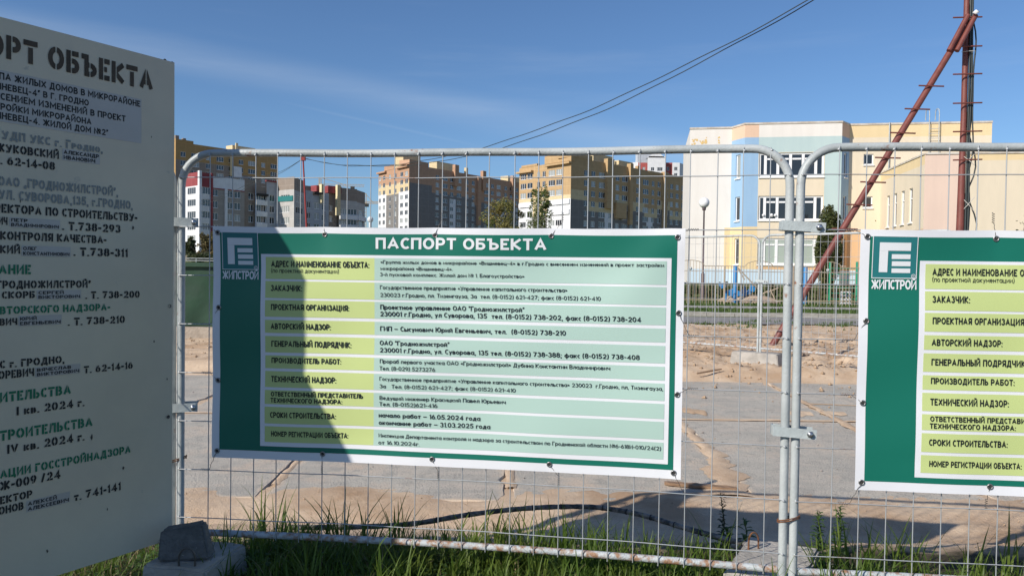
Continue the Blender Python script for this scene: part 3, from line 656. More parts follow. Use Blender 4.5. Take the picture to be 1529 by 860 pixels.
roof_part(t, [XY(276, 181.3), XY(298, 177), XY(316, 180), XY(365, 187), XY(413, 193.5), XY(455, 203), XY(455, 218), XY(330, 200), XY(280, 196)], zg - 2.4, M_roofm)
roof_part(t, [XY(456, 204), XY(506, 210), XY(533, 213), XY(545, 219.5), XY(535, 232), XY(460, 222)], z6 - 2.6, M_roofm)
Facade(t, XY(545, 219), XY(535, 232), 3.5, z6 - .3, [], lambda x, z: 0, [c_brick]); Facade(t, XY(280, 196), XY(276, 181), 3.5, zr - .1, [], lambda x, z: 0, [c_brick])
# white and red block peeping over the yellow one
zt = spot(990, 233, 350).z; z2 = spot(960, 243, 350).z
c_brred = colmat('bright_red_wall', (.42, .1, .09))
t = thing('apartment_block', 'white and red high block peeping over the yellow block roof', 'apartment block', (*XY(985, 350), 6))
for (u0, Y0, u1, Y1, vt, m_, cl) in ((925, 352, 952, 350, 243, c_white, []), (952, 350, 966, 350, 243, c_brred, [(.6, 1.2, W2)]), (966, 347, 992, 347, 233.5, c_white, [(.3, 1.5, W2), (.72, 2.4, W3)]), (992, 350, 1003, 350, 243, c_brred, [(.4, 1.2, W2)]), (1003, 349, 1014, 349, 243, c_white, [(.5, 1.5, W2)]), (1014, 349, 1028, 358, 243.5, c_white, [(.4, 1.5, W2)])):
    p0, p1 = XY(u0, Y0), XY(u1, Y1); Ls = (Vector(p1) - Vector(p0)).length; zt_ = spot(u0, vt, Y0).z
    Facade(t, p0, p1, 6, zt_, cols_holes([(c * Ls, wd, mu) for c, wd, mu in cl], rows(zt_ - 3.6 - (3 if vt < 240 else 0), 6)), lambda x, z: 0, [m_])
g_ = MB(); p0, p1 = XY(966, 347), XY(992, 347); zq = spot(966, 235.5, 347).z
g_.add([(p0[0], 347, zq), (p1[0], 347, zq), (p1[0] - 2, 347, zq + 1.6), ((p0[0] + p1[0]) / 2, 347, zq + 3.2), (p0[0] + 2, 347, zq + 1.6), (p0[0], 352, zq), (p1[0], 352, zq), (p1[0] - 2, 352, zq + 1.6), ((p0[0] + p1[0]) / 2, 352, zq + 3.2), (p0[0] + 2, 352, zq + 1.6)], [(0, 1, 2, 3, 4), (9, 8, 7, 6, 5), (1, 6, 7, 2), (2, 7, 8, 3), (3, 8, 9, 4), (4, 9, 5, 0)])
obj('gable', g_, c_white, t)
p0, p1 = XY(952, 352), XY(990, 352); wbox(t, 'roof_box', c_bluew, p0, p1, 0, 11, 2, 8, zq - 3, zq + 3.4); roof_part(t, [XY(925, 352.2), XY(952, 350.4), XY(1014, 350.4), XY(1028, 358.2), XY(1026, 366), XY(925, 366)], z2 - 1, M_roofm)

# tower cranes far away
M_crane = mat('crane_yellow', (.5, .33, .12), .6)
def crane(u, vj, Y, u0, u1, vt, vb, label, counter=False):
    t = thing('tower_crane', label, 'crane', (*XY(u, Y), 6))
    def lattice(a, b_, n, hw):
        m = MB(); a = Vector(a); b_ = Vector(b_); up = Vector((0, 0, 1)) if abs((b_ - a).normalized().z) < .7 else Vector((1, 0, 0))
        off = [up * hw, -up * hw]
        for o_ in off: m.tube([a + o_, b_ + o_], hw * .16, 4)
        for i in range(n):
            p = a + (b_ - a) * i / n; q = a + (b_ - a) * (i + 1) / n; m.tube([p + off[i % 2], q + off[(i + 1) % 2]], hw * .1, 4)
        return m
    T = spot(u, vt, Y); B = spot(u, vb, Y)
    obj('mast', lattice((T.x, Y, B.z), T, 24, .7), M_crane, t)
    a, b_ = spot(u0, vj + (u0 - u) * .0, Y), spot(u1, vj, Y); obj('jib', lattice((a.x, Y, a.z), (b_.x, Y, a.z), 34, .55), M_crane, t)
    m = MB(); m.tube([T, (a.x * .3 + T.x * .7, Y, a.z)], .12, 4); m.tube([T, (b_.x * .6 + T.x * .4, Y, a.z)], .12, 4); obj('stay_cable', m, M_crane, t)
    m = MB(); m.box(b_.x - 7.5, b_.x - 5.5, Y - .8, Y + .8, a.z - 2.2, a.z - .6); obj('counterweight', m, M_dark, t)
crane(478, 276.5, 420, 474, 544, 265, 300, 'thin tower crane jib just above the grey block roof')
crane(545, 302.5, 400, 536, 566, 289, 345, 'small crane between the grey block and the brown block')
m = MB(); p = spot(553, 328, 330); m.lathe([(1.3 * math.sin(PI * i / 12), -1.3 * math.cos(PI * i / 12)) for i in range(13)], (p.x, p.y, p.z), 20)
m2 = MB(); m2.lathe([(.8, 0), (.6, p.z - 7)], (p.x, p.y, 5.8), 12)
t = thing('radar_dome', 'white ball shaped dome low between the two blocks', 'dome', (p.x, p.y, 5.8)); obj('ball', m, c_white, t); obj('pedestal', m2, c_white, t)

# ------------------------------------------------------------------ nursery building
k_white = mat('render_offwhite', (.76, .72, .67), .92, c2=(.71, .67, .62), scale=1.1, bump=.25, bscale=14, stretch=(1, 1, .22))
k_teal = mat('render_pale_teal', (.47, .58, .57), .92, c2=(.43, .54, .54), scale=1.1, bump=.25, bscale=14, stretch=(1, 1, .22))
k_blue = mat('render_blue', (.3, .46, .64), .92, c2=(.27, .42, .6), scale=1.1, bump=.25, bscale=14, stretch=(1, 1, .22))
k_cream = mat('render_cream', (.72, .62, .47), .92, c2=(.67, .58, .44), scale=1.1, bump=.25, bscale=14, stretch=(1, 1, .22))
k_peach = mat('render_peach', (.72, .5, .36), .92, c2=(.67, .47, .34), scale=1.1, bump=.25, bscale=14, stretch=(1, 1, .22))
k_yel = mat('render_yellow', (.74, .58, .34), .92, c2=(.7, .55, .32), scale=1.1, bump=.25, bscale=14, stretch=(1, 1, .22))
k_orange = mat('render_orange', (.68, .45, .26), .92, c2=(.63, .42, .24), scale=1.1, bump=.25, bscale=14, stretch=(1, 1, .22))
k_pink = mat('render_pink', (.72, .55, .45), .92, c2=(.67, .51, .42), scale=1.1, bump=.25, bscale=14, stretch=(1, 1, .22))
k_plinth = mat('plinth_pale_blue', (.5, .62, .72), .9)
k_beige = mat('render_beige', (.67, .58, .46), .92, c2=(.62, .54, .43), scale=1.1, bump=.25, bscale=14, stretch=(1, 1, .22))
KM = [k_white, k_teal, k_blue, k_cream, k_peach, k_yel, k_orange, k_pink, k_plinth, k_beige]
WHI, TEA, BLU, CRE, PEA, YEL, ORA, PIN, PLI, BEI = range(10)
ZT = 12.1
P0 = Vector((12.85, 55.6)); dr = Vector((1, -.18)).normalized(); pr = Vector((-.18, -1)).normalized()
P1 = P0 + dr * 2.95
P2 = P1 + dr * .75 - Vector((pr.x, pr.y)) * -1.35
P3 = P2 + dr * 6.45
P4 = P3 + dr * .75 + Vector((-pr.x, -pr.y)) * 1.1
P5 = P4 + dr * 9.1
kg = thing('nursery_building', 'pastel three storey nursery with white, blue and teal bay behind the joined fence posts', 'building', (P2.x, P2.y, .9))
zpl, zfl = 1.95, 1.2
hd = lambda z: z
rowz = [(8.42, 10.1), (5.4, 7.1), (2.3, 4.15)]
ZC = [zpl, 4.95, 11.65, 11.2, 10.14, 8.4, 7.14, 5.36]
Facade(kg, P0, P1, .6, ZT, [], lambda x, z: PLI if z < zpl else (YEL if (x > 2.55 and z < 4.95) else WHI), KM, xc=[2.55], zc=ZC, name='wall')
Ls = (P2 - P1).length
Facade(kg, P1, P2, .6, ZT, [(.55, 1.1, a, b_, (), None) for a, b_ in rowz], lambda x, z: PLI if z < zpl else (YEL if z < 4.95 else (BLU if z < 11.2 else PEA)), KM, zc=ZC)
Ls = (P3 - P2).length; w0, w1 = 1.0, 5.3; mu = (.10, .295, .49, .685, .88)
def cB(x, z):
    if z < zpl: return PLI
    if z > 11.2: return PEA if x < .95 else WHI
    if x < .95: return YEL if z < 4.95 else BLU
    if z > 10.14: return TEA
    if x > 5.35: return TEA if z > 4.95 else YEL
    return CRE if z > 2.2 else ORA
Facade(kg, P2, P3, .6, ZT, [(w0, w1, a, b_, mu, .25) for a, b_ in rowz], cB, KM, xc=[.95, 5.35], zc=ZC + [2.2], fr=.12, pane=lambda h: 2 if h[2] < 3 else 0)
Facade(kg, P3, P4, .6, ZT, [(.45, .95, a, b_, (), None) for a, b_ in rowz], lambda x, z: PLI if z < zpl else (ORA if z < 4.95 else (BLU if z < 11.2 else PEA)), KM, zc=ZC)
Facade(kg, P4, P5, .6, ZT, [(.95, 1.6, 9.35, 10.1, (), None), (.95, 1.6, 6.35, 7.15, (), None), (.9, 1.7, 3.1, 4.2, (.5,), .4)], lambda x, z: PLI if z < zpl else (ORA if z < 4.8 else (CRE if z < 11.25 else YEL)), KM, zc=ZC + [4.8, 11.25])
P5b = P5 - Vector((pr.x, pr.y)) * 11; P0b = P0 - Vector((pr.x, pr.y)) * 11
Facade(kg, P5, P5b, .6, ZT, [], lambda x, z: YEL if z > 11.25 else PIN, KM, zc=ZC + [11.25]); Facade(kg, P0b, P0, .6, ZT, [], lambda x, z: WHI, KM); Facade(kg, P5b, P0b, .6, ZT, [], lambda x, z: CRE, KM)
roof_part(kg, [P0, P1, P2, P3, P4, P5, P5b, P0b], ZT - .45, M_roofm)
for a, b_ in ((P0, P1), (P1, P2), (P2, P3), (P3, P4), (P4, P5)):
    wbox(kg, 'coping', M_roofm, a, b_, -.03, (b_ - a).length + .03, -.045, .3, ZT + .002, ZT + .13)
# lower wing in front
Q0 = P4 + dr * 2.1; Q1 = Q0 + Vector((pr.x, pr.y)) * 8.6; Q2 = Q1 + dr * 16
ZW = 8.72
Facade(kg, Q0, Q1, .6, ZW, [(1.5 + i * 1.5, 2.15 + i * 1.5, 4.9, 7.0, (), .3) for i in range(4)], lambda x, z: PLI if z < zpl else (ORA if z < 4.4 else (YEL if z > 8.15 else CRE)), KM, zc=ZC + [8.15, 4.4])
Facade(kg, Q1, Q2, .6, ZW, [], lambda x, z: PLI if z < zpl else (ORA if z < 3.8 else (PIN if .0 < x < 1.85 else (YEL if z > 8.35 else (BEI if x < 2.3 else CRE)))), KM, xc=[1.85, 2.3], zc=ZC + [8.35, 3.8])
roof_part(kg, [Q0, Q1, Q2, Q2 - Vector((pr.x, pr.y)) * 8], ZW - .2, M_roofm)
wbox(kg, 'coping', M_roofm, Q0, Q1, 0, 8.6, -.05, .25, ZW + .002, ZW + .1); wbox(kg, 'coping', M_roofm, Q1, Q2, 0, 16, -.05, .25, ZW + .002, ZW + .1)
m = MB(); q = P4 + dr * 2.55; m.tube([(q.x, q.y - .1, 6), (q.x, q.y - .1, ZT + .15)], .045, 6); obj('downpipe', m, M_galv, kg)
# roof access ladder with hooped rails
m = MB(); lq = P4 + dr * 5.05
for k_ in (0, .62):
    a = lq + dr * k_
    m.tube([(a.x, a.y - .2, 8.9), (a.x, a.y - .2, ZT + .7), (a.x, a.y - .15, ZT + .95), (a.x, a.y + .05, ZT + 1.05), (a.x, a.y + .25, ZT + .95), (a.x, a.y + .3, ZT + .3)], .03, 6)
lad = obj('roof_ladder', m, M_galv, kg)
m = MB(); m.tube([(lq.x, lq.y - .2, 0), (lq.x + dr.x * .62, lq.y - .2 + dr.y * .62, 0)], .02, 5); rm_ = m.mesh('rung', M_galv)
for i in range(9): obj('rung', rm_, None, lad, Matrix.Translation((0, 0, 9.1 + i * .33)))
# a few things on the sills and peeled paint marks
m = MB(); sh = P2 + dr * 1.35
for (dx, r_) in ((0, .1), (.55, .13), (.8, .1)):
    m.lathe([(r_ * math.sin(PI * i / 6), -r_ * math.cos(PI * i / 6)) for i in range(7)], (sh.x + dr.x * dx, sh.y - .0 + dr.y * dx + .02, 5.75), 8)
tag(obj('paper_flowers', m, c_white), 'white paper flowers in the left end of the middle bay window', 'decoration')
M_paint = mat('peeled_paint', (.68, .47, .2), .9)
m = MB(); rnd = random.Random(2)
for i in range(16):
    s_ = rnd.uniform(.15, 1.2) if i < 13 else rnd.uniform(1.9, 2.1); z_ = rnd.uniform(11.0, 11.5); r_ = rnd.uniform(.05, .13); pts = []
    for k_ in range(7): a = 2 * PI * k_ / 7; q = P0 + dr * (s_ + r_ * rnd.uniform(.5, 1.2) * math.cos(a)); pts.append((q.x + pr.x * .006, q.y + pr.y * .006 - .003 * (i % 3), z_ + r_ * rnd.uniform(.5, 1.2) * math.sin(a)))
    m.add(pts, [tuple(range(7))])
obj('paint_patch', m, M_paint, kg)

# nursery fence: beige bars with arched tops
M_bar = mat('beige_bar_paint', (.42, .34, .25), .7)
FY = 38.0
def nfence(x0, label):
    t = thing('bar_fence', label, 'fence', (x0, FY, .05), group=None); Wd = 3.4
    r_ = MB(); r_.tube([(x0, FY, .28), (x0 + Wd, FY, .28)], .022, 6); obj('rail', r_, M_bar, t)
    r_ = MB(); r_.tube([(x0, FY, 1.72), (x0 + Wd, FY, 1.72)], .022, 6); obj('rail', r_, M_bar, t)
    r_ = MB(); r_.tube([(x0, FY, 1.98), (x0 + 1.0, FY, 1.98)] + [(x0 + 1.7 - .7 * math.cos(PI * i / 10), FY, 1.98 + .28 * math.sin(PI * i / 10)) for i in range(1, 10)] + [(x0 + 2.4, FY, 1.98), (x0 + Wd, FY, 1.98)], .02, 6); obj('arched_rail', r_, M_bar, t)
    b_ = MB(); n = 22
    for i in range(1, n):
        x = x0 + Wd * i / n; u_ = (x - x0 - 1.7) / .7; zt = 1.98 + (.28 * math.sqrt(max(0, 1 - u_ * u_)) if abs(u_) < 1 else 0)
        b_.tube([(x, FY, .07), (x, FY, zt)], .013, 5)
    stuff(obj('bars', b_, M_bar, t))
    for x in (x0, x0 + Wd): p_ = MB(); p_.tube([(x, FY, -.1), (x, FY, 2.0)], .03, 7); obj('post', p_, M_bar, t)
    d = MB(); d.lathe([(0, -.09), (.07, -.05), (.09, 0), (.07, .05), (0, .09)], (x0 + 1.7, FY - .02, 1.84), 10); obj('ornament', d, M_galv, t)
xa = spot(1016, 400, FY).x - 1.2
names = ['beige bar fence section at the right edge of the central banner', 'beige bar fence section behind the far fence posts', 'beige bar fence section behind the joined front posts', 'beige bar fence section before the green climbing frame', 'beige bar fence section behind the right banner']
for i in range(5): nfence(xa + i * 3.44, names[i])
# playground behind it
M_pblue = mat('play_blue', (.03, .22, .5), .5); M_pgreen = mat('play_green', (.01, .25, .14), .5); M_pink = mat('sand_heap', (.45, .34, .25), .95)
def post_thing(name, label, u, v0, v1, Y, r_, m, cat='post'):
    a, b_ = spot(u, v0, Y), spot(u, v1, Y); t = MB(); t.tube([(a.x, Y, min(b_.z, base_z(a.x, Y) - .05)), (a.x, Y, a.z - .04), (a.x, Y, a.z)], [r_, r_, r_ * .6], 10); return tag(obj(name, t, m), label, cat)
post_thing('play_post', 'blue playground post left of the far fence join', 1098, 396, 452, 39.5, .1, M_pblue)
post_thing('play_post', 'blue playground post with a green band right of the front posts', 1203, 398, 452, 39.5, .1, M_pblue)
t = thing('climbing_frame', 'green climbing frame with crossbars before the thuja', 'climbing frame', (*XY(1260, 39.8), .05))
a, b_ = spot(1240, 391, 39.8), spot(1280, 391, 39.8)
for q in (a, b_): m = MB(); m.tube([(q.x, 39.8, 0), (q.x, 39.8, q.z)], .07, 8); obj('post', m, M_pgreen, t)
for i in range(6): m = MB(); z_ = .35 + .3 * i + (.1 if i > 2 else 0); m.tube([(a.x, 39.8, z_), (b_.x, 39.8, z_)], .025, 6); obj('crossbar', m, M_pgreen, t)
t = thing('play_sculpture', 'blue angular playground toy with wings behind the beige fence', 'play equipment', (*XY(1108, 40.2), .1))
def prism(pts, y0, y1):
    m = MB(); n = len(pts); m.add([(x, y0, z) for x, z in pts] + [(x, y1, z) for x, z in pts], [tuple(range(n)), tuple(range(n, 2 * n))[::-1]] + [((i + 1) % n, i, n + i, n + (i + 1) % n) for i in range(n)]); return m
S = lambda u, v: (spot(u, v, 40.2).x, spot(u, v, 40.2).z)
obj('body', prism([S(1088, 434), S(1096, 431), S(1110, 438), S(1127, 430), S(1126, 435), S(1112, 442), S(1090, 442)], 40.1, 40.5), M_pblue, t)
obj('wing', prism([S(1105, 437), S(1111, 426), S(1113, 438)], 40.0, 40.08), M_pblue, t); obj('wing', prism([S(1116, 434), S(1120, 425), S(1127, 430), S(1124, 436)], 40.0, 40.08), M_pblue, t); obj('wing', prism([S(1071, 424), S(1079, 422), S(1083, 428), S(1076, 431)], 40.0, 40.1), M_pblue, t)
m = MB(); a = spot(1085, 440, 40.2); m.tube([(a.x, 40.3, .1), (a.x, 40.3, a.z + .2)], .04, 6); obj('leg', m, M_pblue, t); m = MB(); a = spot(1112, 440, 40.2); m.tube([(a.x, 40.3, .1), (a.x, 40.3, a.z + .1)], .04, 6); obj('leg', m, M_pblue, t)
t = thing('swing_frame', 'pale brown crossed climbing bars behind the beige fence', 'play equipment', (*XY(1130, 40.6), .1))
for (u0, v0, u1, v1) in ((1100, 398, 1140, 440), (1100, 398, 1112, 418), (1145, 437, 1162, 430), (1150, 432, 1158, 449), (1128, 444, 1148, 434)):
    a, b_ = spot(u0, v0, 40.6), spot(u1, v1, 40.6); m = MB(); m.tube([a, b_], .035, 6); obj('bar', m, M_bar, t)
m = MB(); a = spot(1117, 447, 41); m.lathe([(1.7, 0), (1.3, .22), (.7, .38), (0, .42)], (a.x, 41, .1), 18)
tag(obj('sand_heap', m, M_pink), 'low heap of pale sand in the playground behind the beige fence', 'sand')
t = thing('slatted_crate', 'white slatted crate behind the beige fence by the green frame', 'crate', (*XY(1263, 39.2), .05))
a, b_ = spot(1256, 440, 39.2), spot(1270, 456, 39.2)
for i in range(4): z_ = .12 + .19 * i; m = MB(); m.box(a.x, b_.x, 39.2, 39.23, z_, z_ + .08); obj('slat', m, c_white, t)
for x_ in (a.x, (a.x + b_.x) / 2, b_.x - .06): m = MB(); m.box(x_, x_ + .06, 39.235, 39.27, .05, .78); obj('upright', m, c_white, t)
# street lamp
Y = 41; top = spot(1051.5, 303, Y)
t = thing('street_lamp', 'slim street lamp with a white globe before the white nursery wall', 'street lamp', (top.x, Y, .1))
M_globe = mat('globe_white', (.8, .8, .8), .25); M_lpole = mat('lamp_pole_paint', (.13, .1, .11), .6)
m = MB(); m.lathe([(.28 * math.sin(PI * i / 14), -.28 * math.cos(PI * i / 14)) for i in range(15)], tuple(top), 20); obj('globe', m, M_globe, t)
m = MB(); m.tube([(top.x, Y, 0), (top.x, Y, 1.6), (top.x, Y, 1.62), (top.x, Y, top.z - .42), (top.x, Y, top.z - .4), (top.x, Y, top.z - .25)], [.1, .09, .055, .04, .09, .11], 10); obj('pole', m, M_lpole, t)
# left railing far away, green container on a concrete plinth
t = thing('railing', 'low white railing before the shrubs at the far left', 'railing', (*XY(300, 60), 1))
for v_ in (385.5, 389):
    a, b_ = spot(262, v_, 60), spot(420, v_ + 2, 60); m = MB(); m.tube([a, b_], .035, 6); obj('rail', m, M_galv, t)
for u_ in (266, 293, 320, 347): a = spot(u_, 385.5, 60); m = MB(); m.tube([(a.x, 60, a.z), (a.x, 60, a.z - .6)], .03, 6); obj('post', m, M_galv, t)
M_cont = mat('container_green', (.008, .05, .02), .55, c2=(.006, .036, .016), scale=1.5, c3=(.03, .035, .025), s3=2.6, thr3=(.64, .7), bump=.2, bscale=8)
Y = 15.9; a, b_ = spot(225, 397, Y), spot(430, 397, Y); zt = spot(300, 397, Y).z; zm = spot(300, 487, Y).z; zb_ = spot(300, 508, Y).z
t = thing('waste_container', 'dented dark green steel container on a concrete slab left of the banner', 'container', (a.x, Y, zm))
m = MB(); n = 30; vs = []
for i in range(n + 1):
    for j in range(9):
        x = a.x + (b_.x - a.x) * i / n; z = zm + (zt - zm) * j / 8; vs.append((x, Y + .05 * noise.noise(Vector((x * 1.5, z * 1.5, 0))) + .02 * noise.noise(Vector((x * 5, z * 5, 3))), z))
m.add(vs, [(i * 9 + j, (i + 1) * 9 + j, (i + 1) * 9 + j + 1, i * 9 + j + 1) for i in range(n) for j in range(8)], 0, True)
m.box(a.x, b_.x, Y + .08, Y + 1.6, zm, zt - .04); m.box(a.x, a.x + .05, Y - .02, Y + 1.6, zm, zt); m.box(b_.x - .05, b_.x, Y - .02, Y + 1.6, zm, zt); obj('body', m, M_cont, t)
m = MB(); m.box(a.x - .05, b_.x + .05, Y - .09, Y + .02, zt - .02, zt + .07); obj('rim', m, M_cont, t)
m = MB(); m.box(a.x - .6, b_.x + .4, Y - .25, Y + 1.9, zb_ - .15, zm - .01); tag(obj('concrete_plinth', m, mat('plinth_concrete', (.42, .36, .29), .9, c2=(.3, .25, .2), scale=5, bump=.6, bscale=20)), 'rough concrete slab under the green container', 'concrete slab')
m = MB(); m.box(a.x + .2, a.x + .5, Y - 1, Y - .9, 0, .1)

# ------------------------------------------------------------------ red poles and cables
def rung_mesh(L_):
    m = MB(); m.tube([(-L_ / 2, 0, -.012), (L_ / 2, 0, .012)], .017, 6); return m.mesh('step_bar', M_red)
RM = rung_mesh(.64)
Yp = 17.0; px_, pz_ = spot(1437, 200, Yp).x, 10.4
t = thing('red_mast', 'tall dark red steel mast with step bars, a raking strut and bundled cables', 'mast', (px_, Yp, .05))
m = MB(); ptop = spot(1441, 0, Yp).x; m.tube([(px_ - .02, Yp, -.2), (px_, Yp, 2.6), (px_ + .02, Yp, 5), (ptop + .04, Yp, pz_)], [.085, .08, .062, .055], 14); obj('pole', m, M_red, t)
for v_ in (29, 72, 113, 156, 198, 240, -12): q = spot(1440, v_, Yp); obj('step_bar', RM, None, t, Matrix.Translation((q.x, Yp - .12, q.z)))
ft = spot(1150, 518, 15.9); at_ = spot(1436, 44, Yp); A_ = Vector((ft.x, 15.9, .0)); B_ = Vector((at_.x, Yp - .12, at_.z))
m = MB(); m.tube([A_, B_], .068, 12); st = obj('strut', m, M_red, t)
dv = (B_ - A_).normalized(); rz_ = Matrix.Rotation(math.atan2(1.1, 4.5) * 0, 4, 'Z')
for v_ in (126, 162, 199, 237, 274, 308, 344): 
    tt = ((spot(1300, v_, 16.5).z) - A_.z) / (B_.z - A_.z); q = A_ + (B_ - A_) * tt; obj('step_bar', RM, None, st, Matrix.Translation(q + Vector((0, -.1, 0))) @ Matrix.Rotation(.06, 4, 'Y') @ Matrix.Scale(.85, 4, (1, 0, 0)))
for off in (-.07, .1):
    m = MB(); a = A_ + (B_ - A_) * .92 + Vector((off, -.08, 0)); b_ = B_ + Vector((off + .1, -.05, .25)); m.tube([a, b_], .055, 10); obj('bracket', m, M_red, t)
m = MB(); q = B_ + Vector((.14, -.16, .28)); m.lathe([(.0, -.05), (.07, 0), (0, .06)], tuple(q), 10); obj('clamp', m, c_white, t)
rnd = random.Random(4)
cb = tag(thing('cable_bundle', 'bundle of black cables strapped down the right side of the red mast', 'cables', (px_ + .15, Yp, .1)), None, None)
for k_ in range(7):
    pts = []; ph = rnd.uniform(0, 6); am = .012 + .03 * (k_ > 3) + .13 * (k_ > 4)
    for i in range(48):
        z = .2 + (pz_ - .4) * i / 47; o_ = .095 + .022 * k_ * .7 + am * math.sin(z * (1.1 + .35 * k_) + ph) * (.5 + .5 * math.sin(z * .9 + k_))
        pts.append((px_ + (ptop - px_) * z / 10 + max(.075, o_), Yp - .06 + .025 * (k_ % 3), z))
    m = MB(); m.tube(pts, .016 if k_ > 3 else .022, 5); obj('cable', m, M_cable, cb)
M_strap = mat('white_strap', (.5, .48, .44), .7)
for (v_, tw_) in ((79, 0), (240, .12), (306, .16)):
    q = spot(1441, v_, Yp); m = MB(); m.tube([(q.x - .1, Yp - .03, q.z - tw_), (q.x, Yp - .12, q.z), (q.x + .13, Yp - .13, q.z + tw_)], .007, 5)
    if tw_: m.tube([(q.x - .1, Yp - .03, q.z + tw_), (q.x, Yp - .125, q.z), (q.x + .13, Yp - .135, q.z - tw_)], .007, 5)
    obj('strap', m, M_strap, cb)
Yl = 45.; lp = spot(452.5, 237, Yl); lb = spot(457.5, 335, Yl)
t = thing('red_post', 'thin bright red post carrying the wires before the grey block', 'post', (lb.x, Yl, .5))
M_bred = mat('bright_red_paint', (.3, .03, .025), .5)
m = MB(); m.tube([(lb.x + .2, Yl, -.2), lb, lp], [.06, .055, .045], 9); obj('pole', m, M_bred, t); m = MB(); m.box(lp.x - .14, lp.x + .14, Yl - .1, Yl + .1, lp.z - .12, lp.z + .26); obj('head', m, M_bred, t)
for k_, dz in enumerate((0, -.22)):
    m = MB(); pts = []
    for i in range(80):
        q = i / 79; X = ptop + (lp.x - ptop) * q; Yq = Yp + (Yl - Yp) * q
        pts.append((X, Yq + (.15 * k_), 9.8 - 11.1 * q + 9.4 * q * q + dz * math.sin(PI * min(1, q * 1.25)) ** 1.5 + .016 * math.sin(q * 34 + k_) + .012 * math.sin(q * 71 + 2 * k_)))
    m.tube(pts, .015, 5); tag(obj('overhead_cable', m, M_cable), ('upper of the two cables slung from the red mast across the sky', 'lower of the two cables slung from the red mast across the sky')[k_], 'cable')
for k_, (vv, e) in enumerate(((262, -30), (266, -26))):
    a = Vector((lp.x, Yl, lp.z)); b_ = spot(395, vv, 75); m = MB(); pts = [a + (b_ - a) * (i / 12) + Vector((0, 0, -.25 * math.sin(PI * i / 12))) for i in range(13)]
    m.tube(pts, .014, 5); c2_ = spot(300, 300 + 5 * k_, 110); m.tube([b_ + (c2_ - b_) * (i / 12) + Vector((0, 0, -.4 * math.sin(PI * i / 12))) for i in range(13)], .02, 5)
    tag(obj('overhead_cable', m, M_cable), ('upper thin wire running left from the red post', 'lower thin wire running left from the red post')[k_], 'cable')

# ------------------------------------------------------------------ mesh fence panels
FX0, FY0, AZ = -1.703, 3.9047, .1401; ZTOP, ZBOT = 2.135, .185; SP = .1198; S0 = .16; PW = 3.0; BUL = .06
def panel(label, first=True):
    """panel in local coordinates: x along, y away, posts at 0 and PW"""
    t = thing('mesh_fence_panel', label, 'fence panel', (0, 0, 0)); rt = .0195
    bul = lambda s: BUL * math.sin(PI * s / 3.2)
    RC = .17; pts = [(0, 0, -.02), (0, 0, .6), (0, 0, 1.2), (0, 0, ZTOP - RC)]
    for i in range(1, 9): a = PI / 2 * i / 9; s = RC * (1 - math.cos(a)); pts.append((s, bul(s), ZTOP - RC + RC * math.sin(a)))
    for i in range(17): s = RC + (PW - 2 * RC) * i / 16; pts.append((s, bul(s), ZTOP + .002 * math.sin(i)))
    for i in range(1, 9): a = PI / 2 * (1 - i / 9); s = PW - RC * (1 - math.cos(a)); pts.append((s, bul(s) * (1 - i / 9), ZTOP - RC + RC * math.sin(a)))
    pts += [(PW, 0, ZTOP - RC), (PW, 0, 1.2), (PW, 0, .6), (PW, 0, -.02)]
    m = MB(); m.tube(pts, rt, 14); obj('tube_frame', m, M_galv, t)
    m = MB(); m.tube([(s, bul(s), ZBOT) for s in [rt + (PW - 2 * rt) * i / 16 for i in range(17)]], .0175, 12); obj('bottom_rail', m, M_rail, t)
    m = MB(); m.tube([(0, 0, ZBOT - .02)] + [(0, 0, ZBOT + (ZTOP - ZBOT) * i / 10) for i in range(1, 10)] + [(0, 0, ZTOP)], .0026, 5); vm = m.mesh('vertical_wire', M_wire)
    for i in range(24): s = S0 + i * SP - .0; obj('vertical_wire', vm, None, t, Matrix.Translation((s, bul(s) - .021, random.uniform(-.004, .004))) @ Matrix.Rotation(random.uniform(-.002, .002), 4, 'Y'))
    # horizontal wires follow the bulge and are pinched between the posts
    hz_ = [2.008, 1.758, 1.51, 1.262, 1.013, .765, .516, .268]
    m = MB(); m.tube([(s, bul(s) - .026, .0015 * math.sin(s * 9)) for s in [.004 + (PW - .008) * i / 24 for i in range(25)]], .0026, 5); hm = m.mesh('horizontal_wire', M_wire)
    for z in hz_: obj('horizontal_wire', hm, None, t, Matrix.Translation((0, 0, z)))
    w_ = MB()
    for i in range(24):
        s = S0 + i * SP; w_.lathe([(0, -.006), (.007, -.003), (.006, .004), (0, .007)], (s, bul(s) - .02, ZTOP - .012), 6)
    for z in hz_:
        for s in (.004, PW - .004): w_.lathe([(0, -.008), (.009, 0), (0, .008)], (s, -.02, z), 6)
    stuff(obj('weld_beads', w_, M_wire, t))
    return t
fp = panel('front mesh fence panel carrying the fully visible central banner')
FM = Matrix.Translation((FX0, FY0, 0)) @ Matrix.Rotation(-AZ, 4, 'Z')
def place(root, M): root.matrix_basis = M @ root.matrix_basis; WM[root] = root.matrix_basis.copy()
p2 = copy_tree(fp, FM @ Matrix.Translation((3.047, 0, 0)) @ Matrix.Rotation(-.006, 4, 'Z'), 'front mesh fence panel at the right carrying the cut off banner')
BD = Vector((-.538, -.843, 0)).normalized()
p3 = copy_tree(fp, Matrix.Translation((FX0 - .047, FY0 + .005, 0)) @ Matrix.Rotation(math.atan2(BD.y, BD.x), 4, 'Z'), 'mesh fence panel at the left behind the white painted board')
